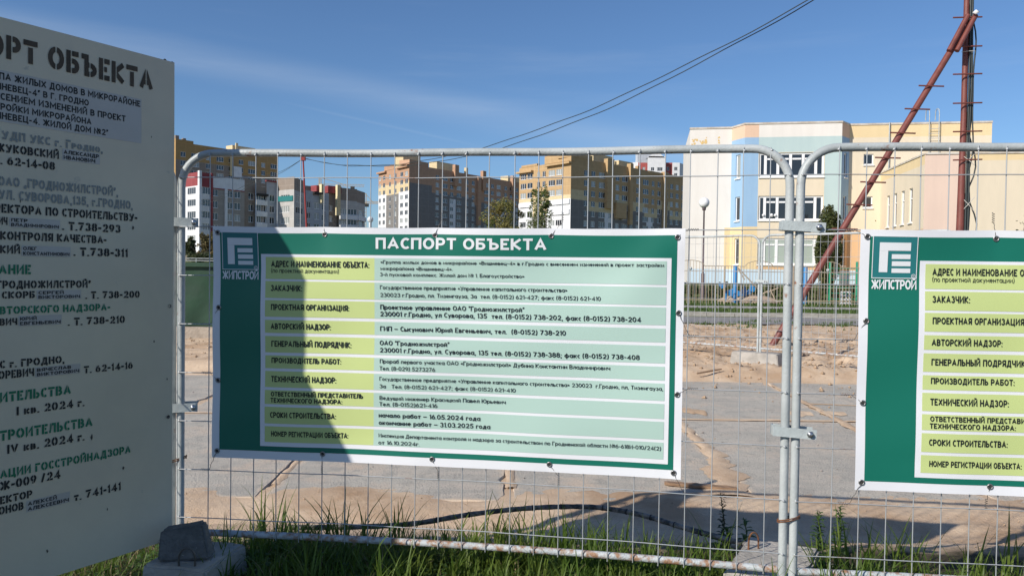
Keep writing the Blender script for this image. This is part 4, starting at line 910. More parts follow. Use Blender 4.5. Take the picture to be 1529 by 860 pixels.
# far fence line at 45 degrees
F2 = Matrix.Translation((4.29, 13.13, .1))
labs = ['far mesh fence panel left of its concrete foot, bare of banners', 'far mesh fence panel right of its concrete foot, crossed by the red strut', 'far mesh fence panel farthest back behind the central banner']
copy_tree(fp, F2 @ Matrix.Rotation(PI * .75, 4, 'Z') @ Matrix.Translation((.02, 0, 0)), labs[0]); copy_tree(fp, F2 @ Matrix.Rotation(-PI / 4, 4, 'Z') @ Matrix.Translation((.03, 0, 0)), labs[1])
copy_tree(fp, F2 @ Matrix.Rotation(PI * .75, 4, 'Z') @ Matrix.Translation((3.06, 0, 0)), labs[2])
place(fp, FM)
def fpt(s, z, off=0.): return FM @ Vector((s, BUL * math.sin(PI * min(3.2, s) / 3.2) + off, z))
# clamps
def clamp(label, M, flip=1):
    t = thing('fence_clamp', label, 'clamp', (0, 0, 0))
    m = MB(); w_ = .022
    m.box(-.062, .128, -.036, -.032, -w_, w_); m.box(-.0625, -.058, -.0365, .0355, -w_, w_); m.box(-.0575, .125, .032, .036, -w_, w_)
    b_ = obj('strap', m, M_clamp, t, Matrix.Rotation(-.055 * flip, 4, 'Y').inverted())
    m = MB()
    pr_ = [(.0, -.052), (.006, -.051), (.012, -.05), (.0125, -.04), (.016, -.039), (.016, -.037)]
    m.lathe([(r_, z) for r_, z in pr_], (0, 0, 0), 6)
    m.tube([(0, 0, -.04), (0, 0, .06)], .005, 6); obj('bolt', m, M_bolt, t, Matrix.Rotation(.055 * flip, 4, 'Y') @ Matrix.Translation((.1, 0, 0)) @ Matrix.Rotation(-PI / 2, 4, 'X'))
    place(t, M); return t
JX = FM @ Matrix.Translation((3.0235, 0, 0))
clamp('upper grey clamp with bolt on the joined middle posts', JX @ Matrix.Translation((.0, 0, 1.775)) )
clamp('lower grey clamp with bolt on the joined middle posts', JX @ Matrix.Translation((-.02, 0, .835)))
JL = Matrix.Translation((FX0 - .022, FY0, 0)) @ Matrix.Rotation(.35, 4, 'Z')
clamp('upper clamp on the left corner posts beside the white board', JL @ Matrix.Translation((0, 0, 1.782)) @ Matrix.Scale(.8, 4, (1, 0, 0)), 0)
clamp('lower clamp on the left corner posts beside the white board', JL @ Matrix.Translation((0, 0, .83)) @ Matrix.Scale(.8, 4, (1, 0, 0)), 0)
m_cl = clamp('small dark clamp on the far fence posts', F2 @ Matrix.Rotation(-PI / 4, 4, 'Z') @ Matrix.Translation((0, 0, 1.35)))
# rusty wire windings
def winding(label, c, ry, z, n=2):
    m = MB(); pts = []
    for i in range(n * 16 + 1):
        a = 2 * PI * i / 16; pts.append((ry * math.cos(a), .026 * math.sin(a), .004 * i / 8 + .012 * math.cos(a)))
    m.tube(pts, .0028, 5); tag(obj('wire_winding', m, M_rustwire, None, c @ Matrix.Translation((0, 0, z))), label, 'wire')
winding('rusty wire wound round the joined middle posts near the grass', JX, .05, .42); winding('rusty wire wound round the left corner posts low down', JL, .05, .55)

# ------------------------------------------------------------------ lettering
CH = {}
def ell(cx_, cy_, rx, ry, a0, a1, n=12): return [(cx_ + rx * math.cos(R(a0 + (a1 - a0) * i / n)), cy_ + ry * math.sin(R(a0 + (a1 - a0) * i / n))) for i in range(n + 1)]
def bowl(y0, y1, x0=0., x1=1.): r_ = (y1 - y0) / 2; c = x1 - min(.45, x1 - x0 - .1); return [(x0, y0)] + ell(c, (y0 + y1) / 2, x1 - c, r_, -90, 90, 8) + [(x0, y1)]
OO = ell(.5, .5, .5, .5, 90, 450, 18)
I_ = [[(0, 1), (0, 0), (1, 1), (1, 0)]]
G = {  # glyph: (width, strokes on a unit box)
 'А': (.84, [[(0, 0), (.5, 1), (1, 0)], [(.2, .3), (.8, .3)]]), 'Б': (.7, [[(.92, 1), (0, 1), (0, 0)], bowl(0, .56)]), 'В': (.72, [[(0, 0), (0, 1)], bowl(0, .52), bowl(.52, 1, 0, .9)]),
 'Г': (.6, [[(1, 1), (0, 1), (0, 0)]]), 'Д': (.88, [[(0, -.17), (0, 0), (1, 0), (1, -.17)], [(.14, 0), (.32, .5), (.34, 1), (.86, 1), (.86, 0)]]), 'Е': (.62, [[(1, 1), (0, 1), (0, 0), (1, 0)], [(0, .51), (.9, .51)]]),
 'Ж': (1.1, [[(.5, 0), (.5, 1)], [(0, 1), (.4, .5), (0, 0)], [(1, 1), (.6, .5), (1, 0)]]), 'З': (.66, [ell(.45, .76, .48, .24, 150, -90, 9), ell(.45, .26, .55, .26, 90, -155, 9)]), 'И': (.78, I_),
 'Й': (.78, I_ + [[(.25, 1.34), (.38, 1.22), (.62, 1.22), (.75, 1.34)]]), 'К': (.76, [[(0, 0), (0, 1)], [(1, 1), (.12, .5), (1, 0)]]), 'Л': (.8, [[(0, 0), (.14, .04), (.26, .4), (.3, 1), (1, 1), (1, 0)]]),
 'М': (.98, [[(0, 0), (0, 1), (.5, .28), (1, 1), (1, 0)]]), 'Н': (.76, [[(0, 0), (0, 1)], [(1, 0), (1, 1)], [(0, .5), (1, .5)]]), 'О': (.84, [OO]), 'П': (.76, [[(0, 0), (0, 1), (1, 1), (1, 0)]]),
 'Р': (.7, [[(0, 0), (0, 1)], bowl(.42, 1)]), 'С': (.76, [ell(.52, .5, .52, .5, 48, 312, 14)]), 'Т': (.7, [[(0, 1), (1, 1)], [(.5, 1), (.5, 0)]]), 'У': (.78, [[(0, 1), (.55, .3)], [(1, 1), (.48, 0), (.12, 0)]]),
 'Ф': (.96, [[(.5, 0), (.5, 1)], ell(.5, .52, .5, .32, 90, 450, 16)]), 'Х': (.8, [[(0, 0), (1, 1)], [(0, 1), (1, 0)]]), 'Ц': (.86, [[(0, 1), (0, 0), (1, 0), (1, -.2)], [(.84, 1), (.84, 0)]]),
 'Ч': (.72, [[(0, 1), (0, .58), (.15, .42), (1, .42)], [(1, 1), (1, 0)]]), 'Ш': (1.02, [[(0, 1), (0, 0), (1, 0), (1, 1)], [(.5, 0), (.5, 1)]]), 'Щ': (1.08, [[(0, 1), (0, 0), (1, 0), (1, -.2)], [(.9, 0), (.9, 1)], [(.45, 0), (.45, 1)]]),
 'Ъ': (.86, [[(0, 1), (.26, 1), (.26, 0)], bowl(0, .54, .26, 1)]), 'Ы': (.96, [[(0, 1), (0, 0)], bowl(0, .54, 0, .62), [(1, 1), (1, 0)]]), 'Ь': (.68, [[(0, 1), (0, 0)], bowl(0, .54)]),
 'Э': (.74, [ell(.48, .5, .52, .5, 135, -135, 14), [(.3, .5), (1, .5)]]), 'Ю': (1.1, [[(0, 0), (0, 1)], [(0, .5), (.34, .5)], ell(.67, .5, .33, .5, 90, 450, 16)]), 'Я': (.72, [[(1, 0), (1, 1)], [(1, .42)] + ell(.42, .71, .42, .29, -90, -270, 8) + [(1, 1)], [(.5, .42), (0, 0)]]),
 'N': (.78, [[(0, 0), (0, 1), (1, 0), (1, 1)]]), 'R': (.72, [[(0, 0), (0, 1)], bowl(.42, 1), [(.5, .42), (1, 0)]]), 'I': (.26, [[(.5, 0), (.5, 1)]]), 'V': (.8, [[(0, 1), (.5, 0), (1, 1)]]),
 'а': (.74, [OO, [(1, 0), (1, 1)]]), 'о': (.72, [OO]), 'е': (.7, [[(0, .5), (1, .5)] + ell(.5, .5, .5, .5, 15, 315, 13)]), 'с': (.62, [ell(.52, .5, .52, .5, 50, 310, 12)]), 'р': (.74, [OO, [(0, 1), (0, -.45)]]),
 'у': (.68, [[(0, 1), (.52, .1)], [(1, 1), (.3, -.42)]]), 'б': (.72, [OO, [(.0, .5), (.05, 1.05), (.4, 1.3), (.95, 1.4)]]), 'ф': (.98, [ell(.5, .5, .5, .5, 90, 450, 16), [(.5, 1.4), (.5, -.42)]]),
 '0': (.72, [OO]), '1': (.4, [[(0, .8), (.75, 1), (.75, 0)]]), '2': (.68, [ell(.48, .7, .48, .3, 165, -35, 9) + [(0, 0), (1, 0)]]), '3': (.66, [ell(.45, .76, .48, .24, 150, -90, 9), ell(.45, .26, .55, .26, 90, -155, 9)]),
 '4': (.74, [[(.76, 0), (.76, 1), (0, .25), (1, .25)]]), '5': (.68, [[(.9, 1), (.15, 1), (.08, .56)] + ell(.42, .31, .56, .31, 110, -150, 10)]), '6': (.7, [ell(.5, .31, .5, .31, 90, 450, 14), [(.02, .36), (.3, .75), (.62, 1)]]),
 '7': (.66, [[(0, 1), (1, 1), (.32, 0)]]), '8': (.7, [ell(.5, .27, .5, .27, 90, 450, 14), ell(.5, .77, .43, .23, 90, 450, 14)]), '9': (.7, [ell(.5, .69, .5, .31, 90, 450, 14), [(.98, .64), (.7, .25), (.38, 0)]]),
 '-': (.4, [[(0, .42), (1, .42)]]), '–': (.7, [[(0, .42), (1, .42)]]), '.': (.2, [[(.5, -.0), (.5, .05)]]), ',': (.24, [[(.7, .06), (.1, -.2)]]), ':': (.2, [[(.5, .02), (.5, .06)], [(.5, .5), (.5, .68)]]), ';': (.24, [[(.7, .06), (.1, -.2)], [(.6, .5), (.6, .68)]]),
 '(': (.4, [ell(1, .45, 1, .66, 112, 248, 8)]), ')': (.4, [ell(0, .45, 1, .66, 68, -68, 8)]), '/': (.5, [[(0, -.1), (1, 1.05)]]), '"': (.34, [[(.1, 1), (.0, .78)], [(1, 1), (.9, .78)]]), '„': (.36, [[(.2, .06), (0, -.16)], [(1, .06), (.8, -.16)]]),
 '«': (.52, [[(.45, .62), (0, .4), (.45, .18)], [(1, .62), (.55, .4), (1, .18)]]), '»': (.52, [[(0, .62), (.45, .4), (0, .18)], [(.55, .62), (1, .4), (.55, .18)]]),
 '№': (1.25, [[(0, 0), (0, 1), (.52, 0), (.52, 1)], ell(.84, .68, .16, .24, 90, 450, 10), [(.68, .16), (1, .16)]])}
def ribbon(pts, hw, kx, vs, fs, dy):
    closed = math.hypot(pts[0][0] - pts[-1][0], pts[0][1] - pts[-1][1]) < 1e-6 and len(pts) > 4
    P_ = pts[:-1] if closed else pts; n = len(P_); o_ = len(vs)
    for i in range(n):
        p = P_[i]; a = P_[i - 1] if (i or closed) else None; b_ = P_[(i + 1) % n] if (i < n - 1 or closed) else None
        def nrm(u_, v_): dx, dz = v_[0] - u_[0], v_[1] - u_[1]; l = math.hypot(dx, dz) or 1; return (-dz / l, dx / l)
        if a is None: nx_, nz_ = nrm(p, b_); k_ = 1
        elif b_ is None: nx_, nz_ = nrm(a, p); k_ = 1
        else:
            n1, n2 = nrm(a, p), nrm(p, b_); nx_, nz_ = n1[0] + n2[0], n1[1] + n2[1]; l = math.hypot(nx_, nz_) or 1; nx_ /= l; nz_ /= l; k_ = min(1.9, 1 / max(.3, nx_ * n1[0] + nz_ * n1[1]))
        vs += [(p[0] + nx_ * hw * k_, dy, p[1] + nz_ * hw * k_), (p[0] - nx_ * hw * k_, dy, p[1] - nz_ * hw * k_)]
    for i in range(n if closed else n - 1):
        j = (i + 1) % n; fs.append((o_ + 2 * i, o_ + 2 * i + 1, o_ + 2 * j + 1, o_ + 2 * j))
CAPH = .73
SMALL = set('вгджзийклмнптцчшщъыьэюях')
def glyph(ch, style):
    key = (ch, style)
    if key in CH: return CH[key]
    t = {'heavy': .2, 'bold': .17, 'med': .12, 'small': .14, 'sten': .235}[style]; hgt = 1.
    if style == 'sten' and ch in 'аеорсубф': ch2 = ch.upper()
    else: ch2 = ch
    if ch in SMALL: ch2 = ch.upper()
    if ch.islower() or ch2 != ch: hgt = .7
    if ch == 'ф' and style == 'sten': hgt = .8
    wd, st = G[ch2]; wd *= (1.0 if hgt == 1 else .82)
    if ch2 in 'аоесрубф': wd *= 1.1
    if ch2 in '.,:;-–"„«»()I/': wd = max(wd, t * 1.02)
    vs = []; fs = []
    for k_, s_ in enumerate(st):
        bx = wd - t if ch2 not in '.:' else 0
        pts = [((t / 2 + x * bx) if ch2 not in '.:' else t / 2, t / 2 + y * (hgt - t)) for x, y in s_]
        if len(pts) == 2 or not (abs(pts[0][0] - pts[-1][0]) < 1e-6 and abs(pts[0][1] - pts[-1][1]) < 1e-6):   # butt ends reach the box
            for e0_, e1_ in ((0, 1), (-1, -2)):
                dx, dz = pts[e0_][0] - pts[e1_][0], pts[e0_][1] - pts[e1_][1]; l = math.hypot(dx, dz) or 1
                q = t / 2 if abs(s_[e0_][1] - .5) > .45 or abs(s_[e0_][0] - .5) > .45 else 0
                if abs(dx) > abs(dz) * .25 and abs(dz) > abs(dx) * .25: q *= .45
                pts[e0_] = (pts[e0_][0] + dx / l * q, pts[e0_][1] + dz / l * q)
        ribbon(pts, t / 2, 1, vs, fs, -.00012 * k_)
    x0 = min(v[0] for v in vs); x1 = max(v[0] for v in vs); z0 = min(v[2] for v in vs); z1 = max(v[2] for v in vs)
    if style == 'sten' and ch2 not in '-–.,„"I':
        bm = bmesh.new(); V_ = [bm.verts.new(v) for v in vs]
        for f in fs: bm.faces.new([V_[i] for i in f])
        def cut(ax_, c, g_):
            ax = Vector((1, 0, 0)) if ax_ == 0 else Vector((0, 0, 1))
            for q in (c - g_, c + g_): bmesh.ops.bisect_plane(bm, geom=bm.verts[:] + bm.edges[:] + bm.faces[:], plane_co=ax * q, plane_no=ax, dist=1e-5)
            kill = [f for f in bm.faces if c - g_ + 1e-4 < f.calc_center_median()[ax_] < c + g_ - 1e-4]
            bmesh.ops.delete(bm, geom=kill, context='FACES')
        U = ch2.upper()
        if U in '1/': pass
        elif U in 'ТГ7': cut(2, z1 - t - .035, .035)
        elif U in 'КЕЖЬБРВЪЫЯ': cut(0, x0 + (t + .035 if U != 'Ж' else .5 * (x1 - x0) - t / 2 - .03) if U not in 'ЯЪ' else (x1 - t - .035 if U == 'Я' else x0 + t + .13 * 0 + .24), .035)
        elif U in 'ИНПЛДМШЦЧЙУ4': cut(0, x0 + t + .035, .035)
        else: cut(0, (x0 + x1) / 2, .04)
        bm.verts.index_update(); vs = [tuple(v.co) for v in bm.verts]; fs = [[v.index for v in f.verts] for f in bm.faces]; bm.free()
    vs = [((v[0] - x0) * CAPH, v[1], v[2] * CAPH) for v in vs]
    CH[key] = (vs, fs, (x1 - x0) * CAPH); return CH[key]
def layout(s, style, gap):
    x = 0; r_ = []
    for ch in s:
        if ch == ' ': x += .3; r_.append(None); continue
        g_ = glyph(ch, style)
        if g_ is None: x += .3; continue
        r_.append((x, g_)); x += g_[2] + gap
    return r_, x - gap
def text_mb(s, width, cap, style, vis=None, gap=.085):
    """returns MB in (x,z) plane; text ends at x=width if vis given (only vis part spans 0..width)"""
    L0, W0 = layout(vis if vis else s, style, gap); kx = width / W0
    Lf, Wf = layout(s, style, gap); sh = (Wf - W0) * kx if vis else 0
    m = MB(); kz = cap / CAPH
    for it in Lf:
        if not it: continue
        x, (vs, fs, w_) = it
        m.add([(((x + a) * kx - sh), y_, b_ * kz) for a, y_, b_ in vs], fs)
    return m
def isect_fence(u, v):
    d = ray(u, v); t = 3.6
    Mi = FM.inverted(); o_ = Mi @ Vector((0, 0, EYE)); dd = Mi.to_3x3() @ d
    for _ in range(12): s = o_.x + dd.x * t; t = (BUL * math.sin(PI * s / 3.2) - .035 - o_.y) / dd.y
    return o_.x + dd.x * t, EYE + d.z * t
# banner surface (local panel coordinates)
bs0, bz1 = isect_fence(318, 338); bs1, bz2 = isect_fence(1023, 341); _, bz0 = isect_fence(316, 681)
_, bz0b = isect_fence(1012, 717)
BS0, BS1 = bs0, bs1; BZ1 = (bz1 + bz2) / 2; BZ0 = (bz0 + bz0b) / 2
ANCH = [(0, 1), (.245, 1), (.485, 1), (.73, 1), (1, 1), (0, .65), (0, .33), (0, 0), (.245, 0), (.485, 0), (.735, 0), (1, 0), (1, .66), (1, .33)]
def bsurf(s, z, off=0.):
    a = (s - BS0) / (BS1 - BS0); b_ = (z - BZ0) / (BZ1 - BZ0)
    y = BUL * math.sin(PI * s / 3.2) - .034 - off
    y -= .010 * math.sin(PI * a) * math.sin(PI * b_)
    y += .012 * (sm(.15, .32, a) - sm(.5, .9, a)) * math.sin(PI * max(0, min(1, b_)))
    y += .005 * math.sin(a * 23 + b_ * 3) * (.35 + abs(b_ - .5)) + .0035 * math.sin(a * 9 - b_ * 14)
    ed = max(0, (b_ - .82) / .18)
    eb = max(0, (.12 - b_) / .12); y -= .008 * eb * abs(math.sin(PI * a / .2433))
    y -= .013 * ed * abs(math.sin(PI * (a - .0) / .2433))
    c_ = max(0, a - .8) / .2 * max(0, b_ - .55) / .45
    y -= .03 * c_ * math.exp(-((a - .8) / .2 - (b_ - .55) / .45) ** 2 * 9)
    y += .012 * math.exp(-((a - .35) / .05) ** 2) * b_ * 0
    sag = -.0045 * (b_ > .9) * (b_ - .9) / .1 * abs(math.sin(PI * a / .2433))
    return Vector((s, y, z + sag))
bn = thing('project_banner', 'green and white information banner shown whole on the central fence panel', 'banner', (0, 0, 0), group='printed project banners on the fence')
def sheet(name, s0, s1, z0, z1, m_, off, th=0, parent=None, step=.024):
    nx_ = max(1, int((s1 - s0) / step)); nz_ = max(1, int((z1 - z0) / step)); b_ = MB()
    for side in ((0, 1) if th else (0,)):
        vs = [bsurf(s0 + (s1 - s0) * i / nx_, z0 + (z1 - z0) * j / nz_, off - side * th) for i in range(nx_ + 1) for j in range(nz_ + 1)]
        fs = [(i * (nz_ + 1) + j, (i + 1) * (nz_ + 1) + j, (i + 1) * (nz_ + 1) + j + 1, i * (nz_ + 1) + j + 1) for i in range(nx_) for j in range(nz_)]
        if side: fs = [f[::-1] for f in fs]
        b_.add(vs, fs, 0, True)
    return obj(name, b_, m_, parent or bn)
vinyl = sheet('vinyl_sheet', BS0, BS1, BZ0, BZ1, M_bwhite, 0, th=.0015)
BW = BS1 - BS0; BH = BZ1 - BZ0
def su(u, v=500): return isect_fence(u, v)[0]
def zf(fr): return BZ1 - fr * BH
gs0, gs1 = su(328.5), su(1008.5)
gzt, gzb = zf(.027), zf(.964)
sheet('green_field', gs0, gs1, gzb, gzt, M_bgreen, .0015, parent=vinyl)
is0, is1 = su(390), su(1000.5); izt, izb = zf(.118), zf(.942)
sheet('inner_field', is0, is1, izb, izt, M_bwhite, .0028, parent=vinyl)
ys0, ys1, ts1 = su(397), su(559), su(993.5)
ROWS = [(.1300, .2240), (.2330, .3050), (.3140, .3850), (.3985, .4540), (.4676, .538), (.551, .606), (.618, .687), (.699, .7595), (.771, .843), (.855, .923)]
for a, b_ in ROWS:
    sheet('table_cell', ys0, ys1, zf(b_), zf(a), M_byel, .004, parent=vinyl); sheet('table_cell', ys1, ts1, zf(b_), zf(a), M_bteal, .004, parent=vinyl)
def banner_text(s, u0, u1, v, cap_px, m_, style='bold', off=.0066, name='text_line', gap=.085):
    s0, z0 = isect_fence(u0, v); s1, z1 = isect_fence(u1, v); cap = cap_px / FPX * (FM @ Vector((s0, 0, 0))).y
    t = text_mb(s, s1 - s0, cap, style, gap=gap); t.v = [tuple(bsurf(s0 + x, z0 + z, off - y)) for x, y, z in t.v]
    return obj(name, t, m_, vinyl)
Y = [('АДРЕС И НАИМЕНОВАНИЕ ОБЪЕКТА:', 406, 552, 398.5, 9.2), ('ЗАКАЗЧИК:', 406, 452, 434.5, 9.2), ('ПРОЕКТНАЯ ОРГАНИЗАЦИЯ:', 406.5, 521, 462.5, 8.8), ('АВТОРСКИЙ НАДЗОР:', 406, 493.5, 491, 8.8),
     ('ГЕНЕРАЛЬНЫЙ ПОДРЯДЧИК:', 406.5, 524, 517, 8.8), ('ПРОИЗВОДИТЕЛЬ РАБОТ:', 406.5, 509, 541.5, 8.2), ('ТЕХНИЧЕСКИЙ НАДЗОР:', 406, 502, 569.5, 9), ('ОТВЕТСТВЕННЫЙ ПРЕДСТАВИТЕЛЬ', 406, 542, 590.8, 7), ('ТЕХНИЧЕСКОГО НАДЗОРА:', 405.5, 511, 600, 7),
     ('СРОКИ СТРОИТЕЛЬСТВА:', 405, 501.5, 622.5, 8.6), ('НОМЕР РЕГИСТРАЦИИ ОБЪЕКТА:', 406, 519.5, 650.5, 8)]
for s_, a, b_, v, c in Y: banner_text(s_, a, b_, v, c, M_ink, 'heavy')
banner_text('(по проектной документации)', 406, 506, 407, 6.6, M_ink, 'med')
T = [('«Группа жилых домов в микрорайоне «Вишневец-4» в г.Гродно с внесением изменений в проект застройки', 569, 991, 393, 5.2), ('микрорайона «Вишневец-4».', 569, 676, 402.5, 5.4), ('3-й пусковой комплекс. Жилой дом № 1. Благоустройство»', 568, 783, 411.5, 5.4),
     ('Государственное предприятие «Управление капитального строительства»', 568, 847, 431, 6), ('230023 г.Гродно, пл. Тизенгауза, 3а  тел. (8-0152) 621-427; факс (8-0152) 621-410', 568, 897, 442.3, 6),
     ('Проектное управление ОАО "Гродножилстрой"', 568, 783, 461, 7.2), ('230001 г.Гродно, ул Суворова, 135  тел. (8-0152) 738-202, факс (8-0152) 738-204', 567.5, 957, 471.3, 7.2),
     ('ГИП – Сысунович Юрий Евгеньевич, тел.  (8-0152) 738-210', 567.5, 845, 493.2, 7.2), ('ОАО "Гродножилстрой"', 567, 671, 514.3, 7), ('230001 г.Гродно, ул. Суворова, 135 тел. (8-0152) 738-388; факс (8-0152) 738-408', 567, 955, 525, 7),
     ('Прораб первого участка ОАО «Гродножилстрой» Дубина Константин Владимирович', 567.5, 911, 541, 6), ('Тел. (8-029) 5273276', 567, 650, 551.5, 6),
     ('Государственное предприятие «Управление капитального строительства» 230023  г.Гродно, пл, Тизенгауза,', 567, 990, 567, 5.8), ('За   Тел. (8-0152) 621-427; факс (8-0152) 621-410', 567, 770, 578, 5.8),
     ('Ведущий инженер Красицкий Павел Юрьевич', 567, 755, 595.5, 6), ('Тел. (8-0152)621-416', 566.5, 653, 604.8, 6), ('начало работ – 16.05.2024 года', 565.5, 717, 621.8, 7), ('окончание работ – 31.03.2025 года', 565.5, 732, 633, 7),
     ('Инспекция Департамента контроля и надзора за строительством по Гродненской области №6-618И-010/24(2)', 565, 987, 651.6, 5.8), ('от 16.10.2024г.', 565, 627, 662, 5.8)]
for s_, a, b_, v, c in T: banner_text(s_, a, b_, v + .8, c, M_ink, 'small' if c < 6.5 else 'bold')
banner_text('ПАСПОРТ ОБЪЕКТА', 562, 816, 371.6, 17.3, M_inkw, 'heavy', off=.0036)
# emblem
e0, e1 = su(331.7), su(386.5)
def E(px, py): # crop units (93..330, 65..307) -> s, z
    return e0 + (px - 93) / 237 * (e1 - e0), zf(.0235 + (py - 65) / 242 * .163)
def epatch(a, b_, c, d, m_, off, name='emblem_bar'): s0, z1 = E(a, b_); s1, z0 = E(c, d); sheet(name, s0, s1, z0, z1, m_, off, parent=vinyl)
for q in ((93, 65, 330, 69), (93, 303, 330, 307), (93, 69, 97, 303), (326, 69, 330, 303)): epatch(*q, M_inkw, .0045, 'emblem_border')
epatch(97, 69, 326, 303, M_blogo, .003, 'emblem_field')
for q in ((130, 103, 293, 150), (130, 150.5, 175, 272), (195, 170, 293, 197), (197, 210, 295, 237), (197, 250, 295, 275)): epatch(*q, M_inkw, .0045)
m = MB(); sc_, zc_ = E(312, 293); n = 16
for r0, r1 in ((.0075, .0095),):
    for i in range(n):
        a, b_ = 2 * PI * i / n, 2 * PI * (i + 1) / n; m.add([bsurf(sc_ + r_ * math.cos(t_), zc_ + r_ * math.sin(t_), .006) for r_, t_ in ((r0, a), (r1, a), (r1, b_), (r0, b_))], [(0, 1, 2, 3)])
obj('emblem_ring', m, M_inkw, vinyl)
t_ = text_mb('R', .007, .009, 'med'); t_.v = [tuple(bsurf(sc_ - .0035 + x, zc_ - .0045 + z, .006)) for x, y, z in t_.v]; obj('emblem_letter', t_, M_inkw, vinyl)
s0, z0 = E(93, 368); s1, _ = E(330, 368); t_ = text_mb('ЖИПСТРОЙ', s1 - s0, .043, 'heavy', gap=.03); t_.v = [tuple(bsurf(s0 + x, z0 + z, .0045 - y)) for x, y, z in t_.v]; obj('emblem_text', t_, M_inkw, vinyl)
# eyelets and tie wires
eye = MB(); eye.tube([(.0105 * math.cos(2 * PI * i / 14), 0, .0105 * math.sin(2 * PI * i / 14)) for i in range(14)], .0036, 6, closed=True); em = eye.mesh('eyelet', M_eyelet)
hole = MB(); hole.lathe([(0, 0), (.009, 0)], (0, 0, 0), 12); hmh = hole.mesh('hole', M_dark)
AL = [(.012, .972), (.247, .968), (.487, .968), (.732, .968), (.985, .965), (.014, .65), (.012, .335), (.012, .03), (.247, .032), (.487, .03), (.735, .032), (.986, .025), (.99, .665), (.99, .34)]
for a, b_ in AL:
    s_, z_ = BS0 + a * BW, BZ0 + b_ * BH; p = bsurf(s_, z_, .002); obj('eyelet', em, None, bn, Matrix.Translation(p))
    obj('eyelet_hole', hmh, None, bn, Matrix.Translation(p + Vector((0, -.0005, 0))) @ Matrix.Rotation(PI / 2, 4, 'X'))
    rr = random.Random(int(a * 100 + b_ * 10)); m = MB()
    if b_ > .9 and .1 < a < .9: dx, dz = rr.uniform(-.005, .02), .07
    elif b_ < .1 and .1 < a < .9: dx, dz = rr.uniform(-.01, .03), -.06
    elif a < .5: dx, dz = -.05, rr.uniform(-.07, .03)
    else: dx, dz = .05, rr.uniform(-.06, .02)
    if .1 < a < .9: dx = S0 + SP * round((s_ + dx - S0) / SP) - s_
    else: dz = min(((hh - z_) for hh in (2.008, 1.758, 1.51, 1.262, 1.013, .765, .516)), key=abs)
    q = Vector((s_ + dx, bsurf(s_, z_).y + .012, z_ + dz))
    pts = [p + (q - p) * (i / 8) + Vector((.002 * math.sin(i * 2), -.004, .002 * math.cos(i * 2.3))) for i in range(9)]
    m.tube(pts, .0013, 4)
    ax = Vector((0, 0, 1)) if (.1 < a < .9) else Vector((1 if a > .5 else -1, 0, 0)); sg = 1 if b_ > .5 or not (.1 < a < .9) else -1
    pts = []
    for i in range(30): th_ = i * 1.0; o_ = Vector((math.cos(th_), math.sin(th_), 0)) if abs(ax.z) else Vector((0, math.cos(th_), math.sin(th_))); pts.append(q + ax * sg * (i * .0016) + o_ * .005)
    m.tube(pts, .0013, 4)
    obj('tie_wire', m, M_tie, bn)
tail = [(BS1 - .01, BZ0 + .05)]
b2s = isect_fence(1287, 338)[0]
b2 = copy_tree(bn, FM @ Matrix.Translation((3.047 + .0, 0, 0)) @ Matrix.Rotation(-.006, 4, 'Z') @ Matrix.Translation((b2s - 3.047 - BS0 + .0, 0, .0)), 'green and white information banner cut off by the right edge of the photo')
place(bn, FM)

# ------------------------------------------------------------------ white painted board on the left
BR = spot(260, 94, 3.80); B0 = Vector((BR.x, BR.y, 0)); BT = BR.z; bd = BD                      # runs towards the camera
BL_, BB = 1.27, spot(253, 804, 3.80).z
bnrm = Vector((-bd.y, bd.x, 0)); bnrm = bnrm if bnrm.dot(Vector((0, 0, 0)) - B0) > 0 else -bnrm
MBD = Matrix(((-bd.x, -bnrm.x, 0, B0.x), (-bd.y, -bnrm.y, 0, B0.y), (0, 0, 1, 0), (0, 0, 0, 1)))   # local x left->right (ends at 0), y into the board
def isect_board(u, v):
    d = ray(u, v); o_ = Vector((0, 0, EYE)); t = (B0 - o_).dot(bnrm) / d.dot(bnrm); p = o_ + d * t; q = MBD.inverted() @ p; return q.x, q.z
bo = thing('painted_board', 'large white painted board with stencilled lettering at the left edge', 'sign board', (B0.x, B0.y, BB))
m = MB(); nX, nZ = 20, 24
outl = []
random.seed(9)
def wav(x, z): return .004 * math.sin(z * 2.1 + x) + .003 * math.sin(x * 4)
vs = [(-BL_ + BL_ * i / nX, wav(-BL_ + BL_ * i / nX, BB + (BT - BB) * j / nZ), BB + (BT - BB) * j / nZ) for i in range(nX + 1) for j in range(nZ + 1)]
m.add(vs, [(i * (nZ + 1) + j, (i + 1) * (nZ + 1) + j, (i + 1) * (nZ + 1) + j + 1, i * (nZ + 1) + j + 1) for i in range(nX) for j in range(nZ)], 0, True)
vs2 = [(x, y + .012, z) for x, y, z in vs]; m.add(vs2, [(i * (nZ + 1) + j, i * (nZ + 1) + j + 1, (i + 1) * (nZ + 1) + j + 1, (i + 1) * (nZ + 1) + j) for i in range(nX) for j in range(nZ)], 1)
def rim(idx):
    for a, b_ in zip(idx, idx[1:]): m.add([vs[a], vs[b_], vs2[b_], vs2[a]], [(0, 1, 2, 3)], 1)
rim([i * (nZ + 1) for i in range(nX + 1)]); rim([i * (nZ + 1) + nZ for i in range(nX + 1)]); rim(list(range(nZ + 1))); rim([nX * (nZ + 1) + j for j in range(nZ + 1)])
panel_o = obj('panel', m, [M_board, M_bedge], bo, MBD)
